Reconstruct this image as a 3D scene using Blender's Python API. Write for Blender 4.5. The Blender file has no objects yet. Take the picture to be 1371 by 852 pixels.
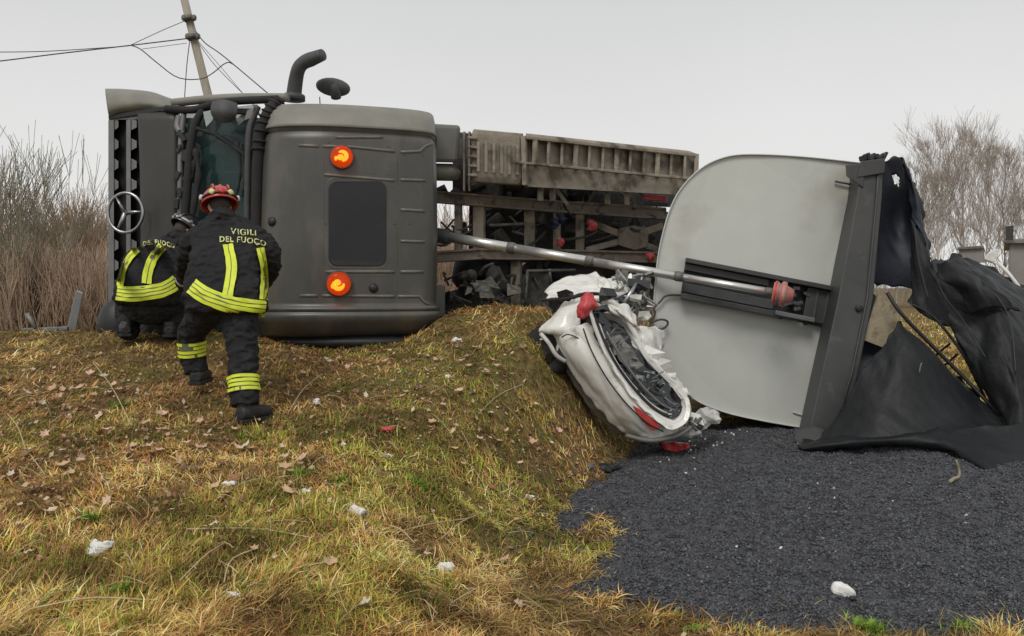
import bpy, bmesh, math, random
import numpy as np
from mathutils import Vector, Matrix, noise as mnoise
from mathutils.bvhtree import BVHTree
random.seed(7); rng = np.random.default_rng(7)
SC = bpy.context.scene
COL = SC.collection
# ---------------------------------------------------------------- camera
F = 1050.0; HY = 385.0; CZ = 1.6; W0 = 1371.0; H0 = 852.0
cam = bpy.data.cameras.new("camera"); camo = bpy.data.objects.new("camera", cam); COL.objects.link(camo)
camo.location = (0, 0, CZ); camo.rotation_euler = (math.radians(90), 0, 0)
cam.sensor_width = 36; cam.lens = 36 * F / W0
cam.shift_y = -(H0 / 2 - HY) / W0
cam.clip_start = 0.05; cam.clip_end = 4000
SC.camera = camo
# ---------------------------------------------------------------- sky and sun (overcast)
SUN_EL = math.radians(48); SUN_ROT = math.radians(200)
w = bpy.data.worlds.new("World"); SC.world = w; w.use_nodes = True
nt = w.node_tree; nt.nodes.clear()
out = nt.nodes.new('ShaderNodeOutputWorld'); bg = nt.nodes.new('ShaderNodeBackground')
sky = nt.nodes.new('ShaderNodeTexSky'); sky.sky_type = 'NISHITA'; sky.sun_disc = False
sky.sun_elevation = SUN_EL; sky.sun_rotation = SUN_ROT
hs = nt.nodes.new('ShaderNodeHueSaturation'); hs.inputs['Saturation'].default_value = 0.06
nt.links.new(sky.outputs[0], hs.inputs['Color'])
tc = nt.nodes.new('ShaderNodeTexCoord'); sx = nt.nodes.new('ShaderNodeSeparateXYZ')
nt.links.new(tc.outputs['Generated'], sx.inputs[0])
cr = nt.nodes.new('ShaderNodeValToRGB')
cr.color_ramp.elements[0].position = 0.0; cr.color_ramp.elements[0].color = (.83, .83, .815, 1)
cr.color_ramp.elements[1].position = 0.40; cr.color_ramp.elements[1].color = (.655, .66, .665, 1)
e = cr.color_ramp.elements.new(.20); e.color = (.79, .79, .785, 1)
nt.links.new(sx.outputs['Z'], cr.inputs[0])
nz = nt.nodes.new('ShaderNodeTexNoise'); nz.inputs['Scale'].default_value = 2.2; nz.inputs['Detail'].default_value = 3
nt.links.new(tc.outputs['Generated'], nz.inputs['Vector'])
mr = nt.nodes.new('ShaderNodeMapRange'); mr.inputs['To Min'].default_value = 9.3; mr.inputs['To Max'].default_value = 10.7
nt.links.new(nz.outputs['Fac'], mr.inputs['Value'])
vm = nt.nodes.new('ShaderNodeVectorMath'); vm.operation = 'SCALE'
nt.links.new(cr.outputs[0], vm.inputs[0]); nt.links.new(mr.outputs[0], vm.inputs['Scale'])
mx = nt.nodes.new('ShaderNodeMix'); mx.data_type = 'RGBA'; mx.inputs[0].default_value = .9
nt.links.new(hs.outputs[0], mx.inputs[6]); nt.links.new(vm.outputs[0], mx.inputs[7])
nt.links.new(mx.outputs[2], bg.inputs[0]); bg.inputs[1].default_value = 0.1
nt.links.new(bg.outputs[0], out.inputs[0])
sl = bpy.data.lights.new("sun", 'SUN'); sl.energy = 1.5; sl.angle = math.radians(22); sl.color = (1, .97, .92)
so = bpy.data.objects.new("sun", sl); COL.objects.link(so)
sd = Vector((math.sin(SUN_ROT) * math.cos(SUN_EL), math.cos(SUN_ROT) * math.cos(SUN_EL), math.sin(SUN_EL)))
so.rotation_euler = (-sd).to_track_quat('-Z', 'Y').to_euler()
SC.view_settings.view_transform = 'Standard'; SC.view_settings.look = 'None'
SC.view_settings.exposure = 0.0; SC.view_settings.gamma = 1.0
SC.cycles.max_bounces = 6

# ---------------------------------------------------------------- helpers
def P(x, y, Y): return Vector(((x - 685.5) * Y / F, Y, CZ - (y - HY) * Y / F))

def mat(name, c, c2=None, rough=.6, metal=0., scale=8., bump=0., bscale=40., emit=None, estr=0., trans=0., ior=1.45,
        c3=None, s3=1.5, t3=(.5, .62), alpha=1., stretch=None, coat=0., spec=.5):
    m = bpy.data.materials.new(name); m.use_nodes = True; n = m.node_tree.nodes; l = m.node_tree.links
    b = n['Principled BSDF']
    b.inputs['Roughness'].default_value = rough; b.inputs['Metallic'].default_value = metal
    b.inputs['Base Color'].default_value = (*c, 1); b.inputs['Specular IOR Level'].default_value = spec
    b.inputs['Coat Weight'].default_value = coat
    t = n.new('ShaderNodeTexCoord'); vec = t.outputs['Object']
    if stretch:
        mp = n.new('ShaderNodeMapping'); mp.inputs['Scale'].default_value = stretch; l.new(vec, mp.inputs[0]); vec = mp.outputs[0]
    cur = None
    if c2:
        z = n.new('ShaderNodeTexNoise'); z.inputs['Scale'].default_value = scale; z.inputs['Detail'].default_value = 6
        z.inputs['Roughness'].default_value = .65
        l.new(vec, z.inputs['Vector'])
        r = n.new('ShaderNodeValToRGB'); r.color_ramp.elements[0].position = .35; r.color_ramp.elements[1].position = .68
        r.color_ramp.elements[0].color = (*c, 1); r.color_ramp.elements[1].color = (*c2, 1)
        l.new(z.outputs['Fac'], r.inputs[0]); cur = r.outputs[0]
        rm = n.new('ShaderNodeMapRange'); rm.inputs['To Min'].default_value = max(0, rough - .1); rm.inputs['To Max'].default_value = min(1, rough + .12)
        l.new(z.outputs['Fac'], rm.inputs['Value']); l.new(rm.outputs[0], b.inputs['Roughness'])
    if c3:
        z = n.new('ShaderNodeTexNoise'); z.inputs['Scale'].default_value = s3; z.inputs['Detail'].default_value = 8
        z.inputs['Roughness'].default_value = .6
        l.new(vec, z.inputs['Vector'])
        r = n.new('ShaderNodeMapRange'); r.inputs['From Min'].default_value = t3[0]; r.inputs['From Max'].default_value = t3[1]
        l.new(z.outputs['Fac'], r.inputs['Value'])
        x = n.new('ShaderNodeMix'); x.data_type = 'RGBA'; l.new(r.outputs[0], x.inputs[0])
        x.inputs[6].default_value = (*c, 1); x.inputs[7].default_value = (*c3, 1)
        if cur: l.new(cur, x.inputs[6])
        cur = x.outputs[2]
    if cur: l.new(cur, b.inputs['Base Color'])
    if bump:
        z = n.new('ShaderNodeTexNoise'); z.inputs['Scale'].default_value = bscale; z.inputs['Detail'].default_value = 5
        l.new(vec, z.inputs['Vector'])
        bp = n.new('ShaderNodeBump'); bp.inputs['Strength'].default_value = bump; bp.inputs['Distance'].default_value = .02
        l.new(z.outputs['Fac'], bp.inputs['Height']); l.new(bp.outputs[0], b.inputs['Normal'])
    if emit:
        b.inputs['Emission Color'].default_value = (*emit, 1); b.inputs['Emission Strength'].default_value = estr
    if trans: b.inputs['Transmission Weight'].default_value = trans; b.inputs['IOR'].default_value = ior
    if alpha < 1: b.inputs['Alpha'].default_value = alpha
    return m

def attrmat(name, rough=.8, spec=.2, trl=0.):
    m = bpy.data.materials.new(name); m.use_nodes = True; n = m.node_tree.nodes; l = m.node_tree.links
    b = n['Principled BSDF']; a = n.new('ShaderNodeAttribute'); a.attribute_name = 'tint'
    l.new(a.outputs['Color'], b.inputs['Base Color']); b.inputs['Roughness'].default_value = rough
    b.inputs['Specular IOR Level'].default_value = spec
    return m

def sstep(a, b, x):
    t = np.clip((x - a) / (b - a), 0, 1); return t * t * (3 - 2 * t)

_perm = rng.random((256, 256))
def vnoise(x, y):
    x = np.asarray(x, float); y = np.asarray(y, float)
    xi = np.floor(x).astype(int); yi = np.floor(y).astype(int); fx = x - xi; fy = y - yi
    fx = fx * fx * (3 - 2 * fx); fy = fy * fy * (3 - 2 * fy)
    a = _perm[xi & 255, yi & 255]; b = _perm[(xi + 1) & 255, yi & 255]
    c = _perm[xi & 255, (yi + 1) & 255]; d = _perm[(xi + 1) & 255, (yi + 1) & 255]
    return (a * (1 - fx) + b * fx) * (1 - fy) + (c * (1 - fx) + d * fx) * fy
def fbm(x, y, s, o=4):
    r = 0; amp = .5; tot = 0
    for k in range(o):
        r = r + amp * vnoise(x * s + 17.3 * k, y * s - 9.1 * k); tot += amp; amp *= .55; s *= 2.03
    return r / tot

def wloc(o):
    v = Vector((0, 0, 0))
    while o: v += o.location; o = o.parent
    return v

def tag(o, label=None, cat=None, group=None, kind=None):
    if label: o['label'] = label
    if cat: o['category'] = cat
    if group: o['group'] = group
    if kind: o['kind'] = kind
    return o

def thing(name, loc, label, cat, group=None):
    o = bpy.data.objects.new(name, None); COL.objects.link(o); o.location = loc; o.empty_display_size = .2
    return tag(o, label, cat, group)

def link_mesh(name, me, m, parent=None, smooth=True, bevel=0, solid=0, sub=0):
    o = bpy.data.objects.new(name, me); COL.objects.link(o)
    if m: me.materials.append(m)
    if parent:
        off = wloc(parent); me.transform(Matrix.Translation(-off)); o.parent = parent
    else:
        n = len(me.vertices)
        a = np.empty(n * 3); me.vertices.foreach_get('co', a); a = a.reshape(-1, 3)
        c = Vector(((a[:, 0].min() + a[:, 0].max()) / 2, (a[:, 1].min() + a[:, 1].max()) / 2, a[:, 2].min()))
        me.transform(Matrix.Translation(-c)); o.location = c
    if smooth: me.shade_smooth()
    if solid:
        q = o.modifiers.new('s', 'SOLIDIFY'); q.thickness = solid; q.offset = 0
    if bevel:
        q = o.modifiers.new('b', 'BEVEL'); q.width = bevel; q.segments = 2; q.limit_method = 'ANGLE'
        q.angle_limit = math.radians(35); q.harden_normals = False
    if sub:
        q = o.modifiers.new('u', 'SUBSURF'); q.levels = sub; q.render_levels = sub
    return o

def cat_rom(pts, n):
    """open catmull-rom through pts (Vectors), n samples"""
    k = len(pts)
    if k == 1: return [pts[0].copy() for _ in range(n)]
    res = []
    for i in range(n):
        t = i / (n - 1) * (k - 1); j = min(int(t), k - 2); u = t - j
        p0 = pts[max(j - 1, 0)]; p1 = pts[j]; p2 = pts[j + 1]; p3 = pts[min(j + 2, k - 1)]
        res.append(.5 * ((2 * p1) + (p2 - p0) * u + (2 * p0 - 5 * p1 + 4 * p2 - p3) * u * u + (3 * p1 - p0 - 3 * p2 + p3) * u ** 3))
    return res

class MB:
    def __init__(s): s.v = []; s.f = []
    def add(s, vs, fs):
        o = len(s.v); s.v += [Vector(q) for q in vs]; s.f += [tuple(i + o for i in f) for f in fs]; return s
    def box(s, c, size, R=None):
        x, y, z = size[0] / 2, size[1] / 2, size[2] / 2
        vs = [Vector((a * x, b * y, d * z)) for a in (-1, 1) for b in (-1, 1) for d in (-1, 1)]
        if R is not None: vs = [R @ q for q in vs]
        return s.add([Vector(c) + q for q in vs], [(0, 1, 3, 2), (4, 6, 7, 5), (0, 4, 5, 1), (2, 3, 7, 6), (0, 2, 6, 4), (1, 5, 7, 3)])
    def hexa(s, a, b):      # two quads (4 pts each) joined
        return s.add(list(a) + list(b), [(3, 2, 1, 0), (4, 5, 6, 7), (0, 1, 5, 4), (1, 2, 6, 5), (2, 3, 7, 6), (3, 0, 4, 7)])
    def beam(s, p0, p1, wd, ht, up=Vector((0, 0, 1))):
        d = (p1 - p0).normalized(); r = d.cross(up)
        if r.length < 1e-4: r = d.cross(Vector((0, 1, 0)))
        r.normalize(); u = r.cross(d)
        q = [r * (a * wd / 2) + u * (b * ht / 2) for a, b in ((-1, -1), (1, -1), (1, 1), (-1, 1))]
        return s.hexa([p0 + k for k in q], [p1 + k for k in q])
    def prism(s, pts, ext):
        n = len(pts); ext = Vector(ext)
        return s.add(list(pts) + [p + ext for p in pts], [tuple(range(n)), tuple(range(2 * n - 1, n - 1, -1))] + [(i, n + i, n + (i + 1) % n, (i + 1) % n) for i in range(n)])
    def tube(s, pts, rad, n=8, flat=1., up=None, closed=False):
        m = len(pts)
        if not hasattr(rad, '__len__'): rad = [rad] * m
        vs = []; prev = None
        for i, p in enumerate(pts):
            if closed: t = pts[(i + 1) % m] - pts[i - 1]
            else: t = (pts[min(i + 1, m - 1)] - pts[max(i - 1, 0)])
            t = t.normalized() if t.length > 1e-9 else Vector((0, 0, 1))
            if prev is None:
                a = up or (Vector((0, 0, 1)) if abs(t.z) < .9 else Vector((1, 0, 0)))
                r = t.cross(a).normalized()
            else: r = (prev - t * prev.dot(t)).normalized()
            prev = r; u = r.cross(t)
            for k in range(n):
                an = 2 * math.pi * k / n
                vs.append(p + r * (math.cos(an) * rad[i]) + u * (math.sin(an) * rad[i] * flat))
        fs = []
        for i in range(m if closed else m - 1):
            j = (i + 1) % m
            for k in range(n):
                fs.append((i * n + k, i * n + (k + 1) % n, j * n + (k + 1) % n, j * n + k))
        if not closed: fs += [tuple(range(n - 1, -1, -1)), tuple((m - 1) * n + k for k in range(n))]
        return s.add(vs, fs)
    def loft(s, rings, n=24, p=2.4):
        """rings: (center, axisA(vec incl. half width), axisB(vec incl. half depth))"""
        vs = []
        for c, A, B in rings:
            for k in range(n):
                an = 2 * math.pi * k / n; ca, sa = math.cos(an), math.sin(an)
                vs.append(c + A * (math.copysign(abs(ca) ** (2 / p), ca)) + B * (math.copysign(abs(sa) ** (2 / p), sa)))
        fs = []
        for i in range(len(rings) - 1):
            for k in range(n): fs.append((i * n + k, i * n + (k + 1) % n, (i + 1) * n + (k + 1) % n, (i + 1) * n + k))
        m = len(rings) - 1
        fs += [tuple(range(n - 1, -1, -1)), tuple(m * n + k for k in range(n))]
        return s.add(vs, fs)
    def ball(s, c, r, nu=16, nv=10, R=None):
        if not hasattr(r, '__len__'): r = (r, r, r)
        vs = []
        for j in range(1, nv):
            th = math.pi * j / nv
            for i in range(nu):
                ph = 2 * math.pi * i / nu
                vs.append(Vector((r[0] * math.sin(th) * math.cos(ph), r[1] * math.sin(th) * math.sin(ph), r[2] * math.cos(th))))
        vs += [Vector((0, 0, r[2])), Vector((0, 0, -r[2]))]
        if R is not None: vs = [R @ q for q in vs]
        a = len(vs) - 2; fs = []
        for j in range(nv - 2):
            for i in range(nu): fs.append((j * nu + i, (j + 1) * nu + i, (j + 1) * nu + (i + 1) % nu, j * nu + (i + 1) % nu))
        for i in range(nu):
            fs.append((a, i, (i + 1) % nu)); fs.append((a + 1, (nv - 2) * nu + (i + 1) % nu, (nv - 2) * nu + i))
        return s.add([Vector(c) + q for q in vs], fs)
    def lathe(s, c, d, prof, n=20):
        d = d.normalized(); a = Vector((0, 0, 1)) if abs(d.z) < .9 else Vector((1, 0, 0))
        r = d.cross(a).normalized(); u = r.cross(d); vs = []
        for (h, q) in prof:
            for k in range(n):
                an = 2 * math.pi * k / n
                vs.append(c + d * h + (r * math.cos(an) + u * math.sin(an)) * max(q, 1e-4))
        fs = [(i * n + k, i * n + (k + 1) % n, (i + 1) * n + (k + 1) % n, (i + 1) * n + k) for i in range(len(prof) - 1) for k in range(n)]
        fs += [tuple(range(n - 1, -1, -1)), tuple((len(prof) - 1) * n + k for k in range(n))]
        return s.add(vs, fs)
    def patch(s, rows, nu=24, nv=24, amp=0., fr=6., skip=None, seed=0., ridge=False, lin=False):
        """rows of (px,py,depth) or Vectors -> smooth grid"""
        R = [[P(*q) if not isinstance(q, Vector) else q for q in r] for r in rows]
        def interp(pts, n):
            if lin:
                res = []
                for i in range(n):
                    t = i / (n - 1) * (len(pts) - 1); j = min(int(t), len(pts) - 2); res.append(pts[j].lerp(pts[j + 1], t - j))
                return res
            return cat_rom(pts, n)
        A = [interp(r, nu) for r in R]
        G = [interp([A[j][i] for j in range(len(A))], nv) for i in range(nu)]
        vs = []
        for i in range(nu):
            for j in range(nv):
                p = G[i][j]
                if amp:
                    a = G[min(i + 1, nu - 1)][j] - G[max(i - 1, 0)][j]; b = G[i][min(j + 1, nv - 1)] - G[i][max(j - 1, 0)]
                    nn = a.cross(b)
                    if nn.length > 1e-12: nn.normalize()
                    k = mnoise.fractal(p * fr + Vector((seed, 0, seed)), .9, 2.1, 4)
                    if ridge:
                        q_ = Vector(((p.x + .35 * p.z) * fr * 1.1, p.y * fr, (p.z - .2 * p.x) * fr * .28)) + Vector((seed, 0, seed)); w_ = mnoise.noise(q_ + Vector((mnoise.noise(p * 2.3) * .8, 0, 0)))
                        k = (1 - abs(w_) * 3.2) * .8 + (1 - abs(mnoise.noise(q_ * 2.3)) * 3) * .3 + .25 * mnoise.noise(p * fr * .7) + .16 * (1 - abs(mnoise.noise(q_ * 5.1 + Vector((0, 9, 0)))) * 3.2)
                        if i in (0, nu - 1) or j in (0, nv - 1): p = p + Vector((mnoise.noise(p * 9), 0, mnoise.noise(p * 9 + Vector((7, 0, 0))))) * .05
                    p = p + nn * (k * amp)
                vs.append(p)
        fs = []
        for i in range(nu - 1):
            for j in range(nv - 1):
                if skip and skip((i + .5) / (nu - 1), (j + .5) / (nv - 1)): continue
                fs.append((i * nv + j, (i + 1) * nv + j, (i + 1) * nv + j + 1, i * nv + j + 1))
        return s.add(vs, fs)
    def mesh(s, name='m'):
        me = bpy.data.meshes.new(name); me.from_pydata([tuple(q) for q in s.v], [], s.f); me.update()
        bm = bmesh.new(); bm.from_mesh(me); bmesh.ops.recalc_face_normals(bm, faces=bm.faces)
        lo = [q for q in bm.verts if not q.link_faces]; bmesh.ops.delete(bm, geom=lo, context='VERTS')
        bm.to_mesh(me); bm.free(); return me
    def build(s, name, m, parent=None, **k): return link_mesh(name, s.mesh(name), m, parent, **k)
    def tree(s): return BVHTree.FromPolygons([tuple(q) for q in s.v], s.f)

def np_mesh(name, V, Fc, m, tint=None, k=3, smooth=False, parent=None):
    me = bpy.data.meshes.new(name); nf = len(Fc)
    me.vertices.add(len(V)); me.vertices.foreach_set('co', np.ascontiguousarray(V, np.float32).ravel())
    me.loops.add(nf * k); me.loops.foreach_set('vertex_index', np.ascontiguousarray(Fc, np.int32).ravel())
    me.polygons.add(nf); me.polygons.foreach_set('loop_start', np.arange(nf, dtype=np.int32) * k)
    me.update(calc_edges=True)
    if tint is not None:
        at = me.attributes.new('tint', 'FLOAT_COLOR', 'POINT')
        c = np.ones((len(V), 4), np.float32); c[:, :3] = tint; at.data.foreach_set('color', c.ravel())
    me.validate()
    o = bpy.data.objects.new(name, me); COL.objects.link(o); me.materials.append(m)
    if smooth: me.shade_smooth()
    if parent:
        o.parent = parent; me.transform(Matrix.Translation(-wloc(parent)))
    return o

def remesh(mb, voxel, smooth=2, fold=None):
    me = mb.mesh('tmp'); o = bpy.data.objects.new('tmp', me); COL.objects.link(o)
    q = o.modifiers.new('r', 'REMESH'); q.mode = 'VOXEL'; q.voxel_size = voxel; q.use_smooth_shade = True
    q = o.modifiers.new('s', 'SMOOTH'); q.iterations = smooth; q.factor = .6
    dg = bpy.context.evaluated_depsgraph_get(); ev = o.evaluated_get(dg)
    r = bpy.data.meshes.new_from_object(ev); bpy.data.objects.remove(o); bpy.data.meshes.remove(me)
    if fold:
        for v in r.vertices:
            v.co += v.normal * fold(v.co)
    r.update(); return r
def bvh_of(me):
    return BVHTree.FromPolygons([tuple(v.co) for v in me.vertices], [tuple(p.vertices) for p in me.polygons])
CAM = Vector((0, 0, CZ))
def hit(bv, x, y, default=8.):
    d = (P(x, y, 10) - CAM).normalized(); r = bv.ray_cast(CAM, d)
    if r[0] is None: return P(x, y, default), Vector((0, -1, 0))
    n = r[1]; return r[0], (n if n.dot(d) < 0 else -n)

# ---------------------------------------------------------------- terrain height
def zbank(X, Y):
    b = np.interp(Y, [0, 2, 3, 5.4, 7.0, 7.9, 8.8, 10.5, 13, 16], [.08, .17, .27, .62, .97, 1.12, 1.12, .75, .15, 0])
    k = (.23 * sstep(-1.15, -.55, X) * (1 - sstep(.25, .8, X)) - .13 * np.exp(-((X + 1.75) / .75) ** 2)) * sstep(6.8, 8.3, Y) * (1 - sstep(9, 12, Y))
    return b + k + (-.02) * sstep(-4, -6, -X * -1)
def H(X, Y):
    X = np.asarray(X, float); Y = np.asarray(Y, float)
    e = np.interp(Y, [0, 3.2, 4.2, 5, 6, 7.1, 8, 9, 14], [.9, .5, .2, .28, .62, 1.0, 1.2, 1.3, 1.4])
    wdt = np.interp(Y, [0, 4, 6, 7.2, 8], [1.6, 1.3, 1.2, .95, .9])
    s = 1 - sstep(e - wdt, e + .05, X)
    low = np.interp(Y, [0, 2, 4, 30], [.0, .03, .02, 0])
    z = low + (zbank(X, Y) - low) * s
    near = (1 - sstep(12, 25, np.hypot(X, Y)))
    z = z + near * ((fbm(X, Y, .9, 3) - .5) * .10 + (fbm(X + 5, Y, 4.5, 3) - .5) * .085 + (fbm(X - 3, Y + 2, 11, 2) - .5) * .035)
    far = sstep(60, 400, np.hypot(X, Y))
    return z + far * (fbm(X, Y, .004, 3) - .5) * 1.0
def Hs(x, y): return float(H(x, y))
def G(px, py, lift=0.):
    Y = 2.0
    while Y < 200:
        p = P(px, py, Y)
        if p.z <= Hs(p.x, p.y): break
        Y += .02 if Y < 12 else .5
    p = P(px, py, Y); p.z = Hs(p.x, p.y) + lift; return p

def axis_vals(lo, hi, st, far, g=1.13):
    a = list(np.arange(lo, hi + 1e-6, st)); d = st; v = hi
    while v < far: d *= g; v += d; a.append(v)
    d = st; v = lo; pre = []
    while v > -far: d *= g; v -= d; pre.append(v)
    return np.array(pre[::-1] + a)
gx = axis_vals(-7, 7, .05, 900); gy = axis_vals(1.8, 10, .05, 1500)
gy = gy[gy > -60]
XX, YY = np.meshgrid(gx, gy, indexing='ij'); ZZ = H(XX, YY)
V = np.stack([XX.ravel(), YY.ravel(), ZZ.ravel()], 1)
nx_, ny_ = len(gx), len(gy); ii, jj = np.meshgrid(np.arange(nx_ - 1), np.arange(ny_ - 1), indexing='ij')
a = (ii * ny_ + jj).ravel(); Fq = np.stack([a, a + ny_, a + ny_ + 1, a + 1], 1)
def ground_mat():
    m = bpy.data.materials.new('bank_soil_and_turf'); m.use_nodes = True; n = m.node_tree.nodes; l = m.node_tree.links
    b = n['Principled BSDF']; b.inputs['Roughness'].default_value = .95; b.inputs['Specular IOR Level'].default_value = .15
    t = n.new('ShaderNodeTexCoord')
    def N(s, d=6, r=.65):
        z = n.new('ShaderNodeTexNoise'); z.inputs['Scale'].default_value = s; z.inputs['Detail'].default_value = d
        z.inputs['Roughness'].default_value = r; l.new(t.outputs['Object'], z.inputs['Vector']); return z.outputs['Fac']
    r1 = n.new('ShaderNodeValToRGB'); l.new(N(14, 8), r1.inputs[0]); E = r1.color_ramp.elements
    E[0].position = .32; E[0].color = (.045, .026, .012, 1); E[1].position = .72; E[1].color = (.36, .25, .12, 1)
    E.new(.5).color = (.17, .11, .048, 1)
    r2 = n.new('ShaderNodeValToRGB'); l.new(N(1.3, 5), r2.inputs[0]); E = r2.color_ramp.elements
    E[0].position = .47; E[0].color = (0, 0, 0, 1); E[1].position = .62; E[1].color = (.75, .75, .75, 1)
    x = n.new('ShaderNodeMix'); x.data_type = 'RGBA'; l.new(r2.outputs[0], x.inputs[0]); l.new(r1.outputs[0], x.inputs[6])
    r3 = n.new('ShaderNodeValToRGB'); l.new(N(30, 4), r3.inputs[0]); E = r3.color_ramp.elements
    E[0].position = .35; E[0].color = (.07, .075, .02, 1); E[1].position = .7; E[1].color = (.24, .23, .07, 1)
    l.new(r3.outputs[0], x.inputs[7])
    l.new(x.outputs[2], b.inputs['Base Color'])
    bp = n.new('ShaderNodeBump'); bp.inputs['Strength'].default_value = .8; bp.inputs['Distance'].default_value = .03
    l.new(N(45, 5), bp.inputs['Height']); l.new(bp.outputs[0], b.inputs['Normal'])
    return m
g = np_mesh('ground', V, Fq, ground_mat(), k=4, smooth=True); tag(g, kind='structure')
del V, XX, YY, ZZ

# ---------------------------------------------------------------- spilled gravel region
def gpx(x, y, z=.08):
    Y = F * (CZ - z) / (y - HY); return ((x - 685.5) * Y / F, Y)
gpoly = [gpx(*q) for q in ((850, 578), (818, 622), (790, 648), (728, 690), (722, 706), (768, 712), (806, 690), (828, 704), (800, 740), (752, 772), (800, 792), (880, 806), (960, 822),
                           (1060, 832), (1180, 820), (1300, 836), (1460, 830), (1700, 740), (1800, 620), (1600, 565), (1300, 556), (1000, 562))]
GP = np.array(gpoly)
def gsd(X, Y):
    X = np.asarray(X, float); Y = np.asarray(Y, float); d = np.full(X.shape, 1e9); ins = np.zeros(X.shape, bool)
    n = len(GP)
    for i in range(n):
        ax, ay = GP[i]; bx, by = GP[(i + 1) % n]; ex, ey = bx - ax, by - ay
        t = np.clip(((X - ax) * ex + (Y - ay) * ey) / (ex * ex + ey * ey), 0, 1)
        d = np.minimum(d, np.hypot(X - ax - t * ex, Y - ay - t * ey))
        c = ((ay > Y) != (by > Y)) & (X < (bx - ax) * (Y - ay) / (by - ay + 1e-12) + ax); ins ^= c
    return np.where(ins, d, -d)
def gthick(X, Y):
    s = gsd(X, Y) + (fbm(X, Y, 2.2, 4) - .5) * .34 + (fbm(X, Y, 9, 2) - .5) * .12
    return np.clip(s, -1, 1e3), .11 * (1 - np.exp(-np.clip(s, 0, 9) * 2.2)) + .05 * sstep(.3, 1.6, s) * fbm(X, Y, 1.1, 2)
def HG(X, Y):   # top of ground incl. gravel
    s, t = gthick(X, Y); return H(X, Y) * 1.0 + np.where(s > 0, t, 0)

# ---------------------------------------------------------------- materials
M = {}
M['cab'] = mat('cab_paint_matt_olive_grey', (.064, .064, .057), (.088, .087, .077), rough=.36, scale=3, bump=.05, bscale=60, c3=(.14, .122, .095), s3=3.2, t3=(.52, .78), stretch=(1, 1, .5))
M['cabrib'] = mat('cab_paint_pale_ribs', (.12, .115, .10), (.16, .155, .135), rough=.38, scale=6)  # ribs in a paler tone than the roof paint
M['cabpanel'] = mat('cab_lower_panel', (.034, .034, .032), (.046, .045, .042), rough=.5, scale=3)
M['side'] = mat('pale_dusty_cab_side', (.18, .175, .15), (.24, .23, .195), rough=.5, scale=4)
M['plast'] = mat('dark_grey_plastic', (.05, .052, .055), (.075, .076, .078), rough=.6, scale=9, bump=.1)
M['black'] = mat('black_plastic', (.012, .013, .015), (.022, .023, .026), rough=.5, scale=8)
M['rubber'] = mat('rubber', (.014, .014, .015), (.028, .027, .025), rough=.85, scale=10, bump=.3, bscale=90)
M['strut'] = mat('grille_grey_trim', (.15, .15, .15), (.20, .20, .20), rough=.45, metal=.2, scale=8)
M['chrome'] = mat('brushed_steel', (.36, .37, .38), (.46, .46, .47), rough=.34, metal=1., scale=20)
M['steel'] = mat('ram_steel', (.66, .65, .62), (.74, .73, .70), rough=.32, metal=.75, scale=6, c3=(.4, .37, .33), s3=5, t3=(.62, .7))
M['mud'] = mat('dusty_painted_steel', (.23, .195, .155), (.33, .285, .23), rough=.85, scale=7, bump=.3, bscale=30, c3=(.10, .082, .06), s3=3, t3=(.5, .62))
M['rail'] = mat('brown_chassis_steel', (.18, .15, .125), (.27, .225, .185), rough=.8, scale=9, bump=.3, bscale=40, c3=(.07, .05, .04), s3=4, t3=(.55, .65))
M['oil'] = mat('oily_dark_metal', (.024, .023, .022), (.085, .078, .067), rough=.6, scale=9, bump=.4, bscale=30)
M['grime'] = mat('greasy_grey_metal', (.10, .095, .085), (.2, .19, .17), rough=.6, metal=.3, scale=14, bump=.5, bscale=30)
M['tank'] = mat('tank_grey', (.13, .13, .115), (.17, .165, .145), rough=.55, scale=5)
M['tip'] = mat('tipper_pale_grey_paint', (.53, .54, .50), (.58, .59, .55), rough=.40, scale=1.6, c3=(.40, .365, .30), s3=1.0, t3=(.54, .74), bump=.03, bscale=20)
M['dark'] = mat('dark_grey_frame_paint', (.045, .046, .047), (.066, .066, .066), rough=.5, scale=4, c3=(.10, .095, .085), s3=6, t3=(.62, .78))
M['tarp'] = mat('black_tarpaulin', (.009, .010, .0115), (.016, .017, .019), rough=.55, scale=3, bump=.25, bscale=26, c3=(.03, .03, .029), s3=2.2, t3=(.58, .75), spec=.3)
M['tarpin'] = mat('navy_tarpaulin_lining', (.010, .013, .021), (.016, .020, .032), rough=.6, scale=3, bump=.2, bscale=30)
M['white'] = mat('dirty_white_car_paint', (.68, .67, .62), (.78, .77, .73), rough=.32, scale=3, c3=(.36, .32, .25), s3=4.5, t3=(.58, .74), coat=.3)
M['whitein'] = mat('torn_white_metal', (.42, .41, .38), (.60, .59, .55), rough=.5, scale=10)
M['ogl'] = mat('dark_car_glass', (.008, .009, .010), (.022, .024, .027), rough=.18, scale=6, coat=.5)
M['red'] = mat('red_plastic', (.42, .03, .03), (.55, .06, .055), rough=.3, scale=12)
M['pink'] = mat('faded_red_plastic', (.50, .03, .04), (.62, .12, .12), rough=.5, scale=16, c3=(.6, .55, .5), s3=20, t3=(.6, .7))
M['blue'] = mat('blue_painted_metal', (.010, .018, .05), (.016, .028, .08), rough=.5, scale=6)
M['jack'] = mat('black_turnout_cloth', (.018, .018, .020), (.032, .031, .031), rough=.88, scale=9, bump=.35, bscale=120, spec=.2)
M['trou'] = mat('black_trouser_cloth', (.018, .018, .02), (.034, .034, .036), rough=.9, scale=11, bump=.35, bscale=120, spec=.2)
M['yel'] = mat('fluorescent_yellow_tape', (.62, .72, .03), (.72, .80, .06), rough=.55, scale=20, bump=.1)
M['sil'] = mat('silver_retroreflective_tape', (.52, .52, .50), (.62, .62, .60), rough=.4, scale=20)
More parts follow.
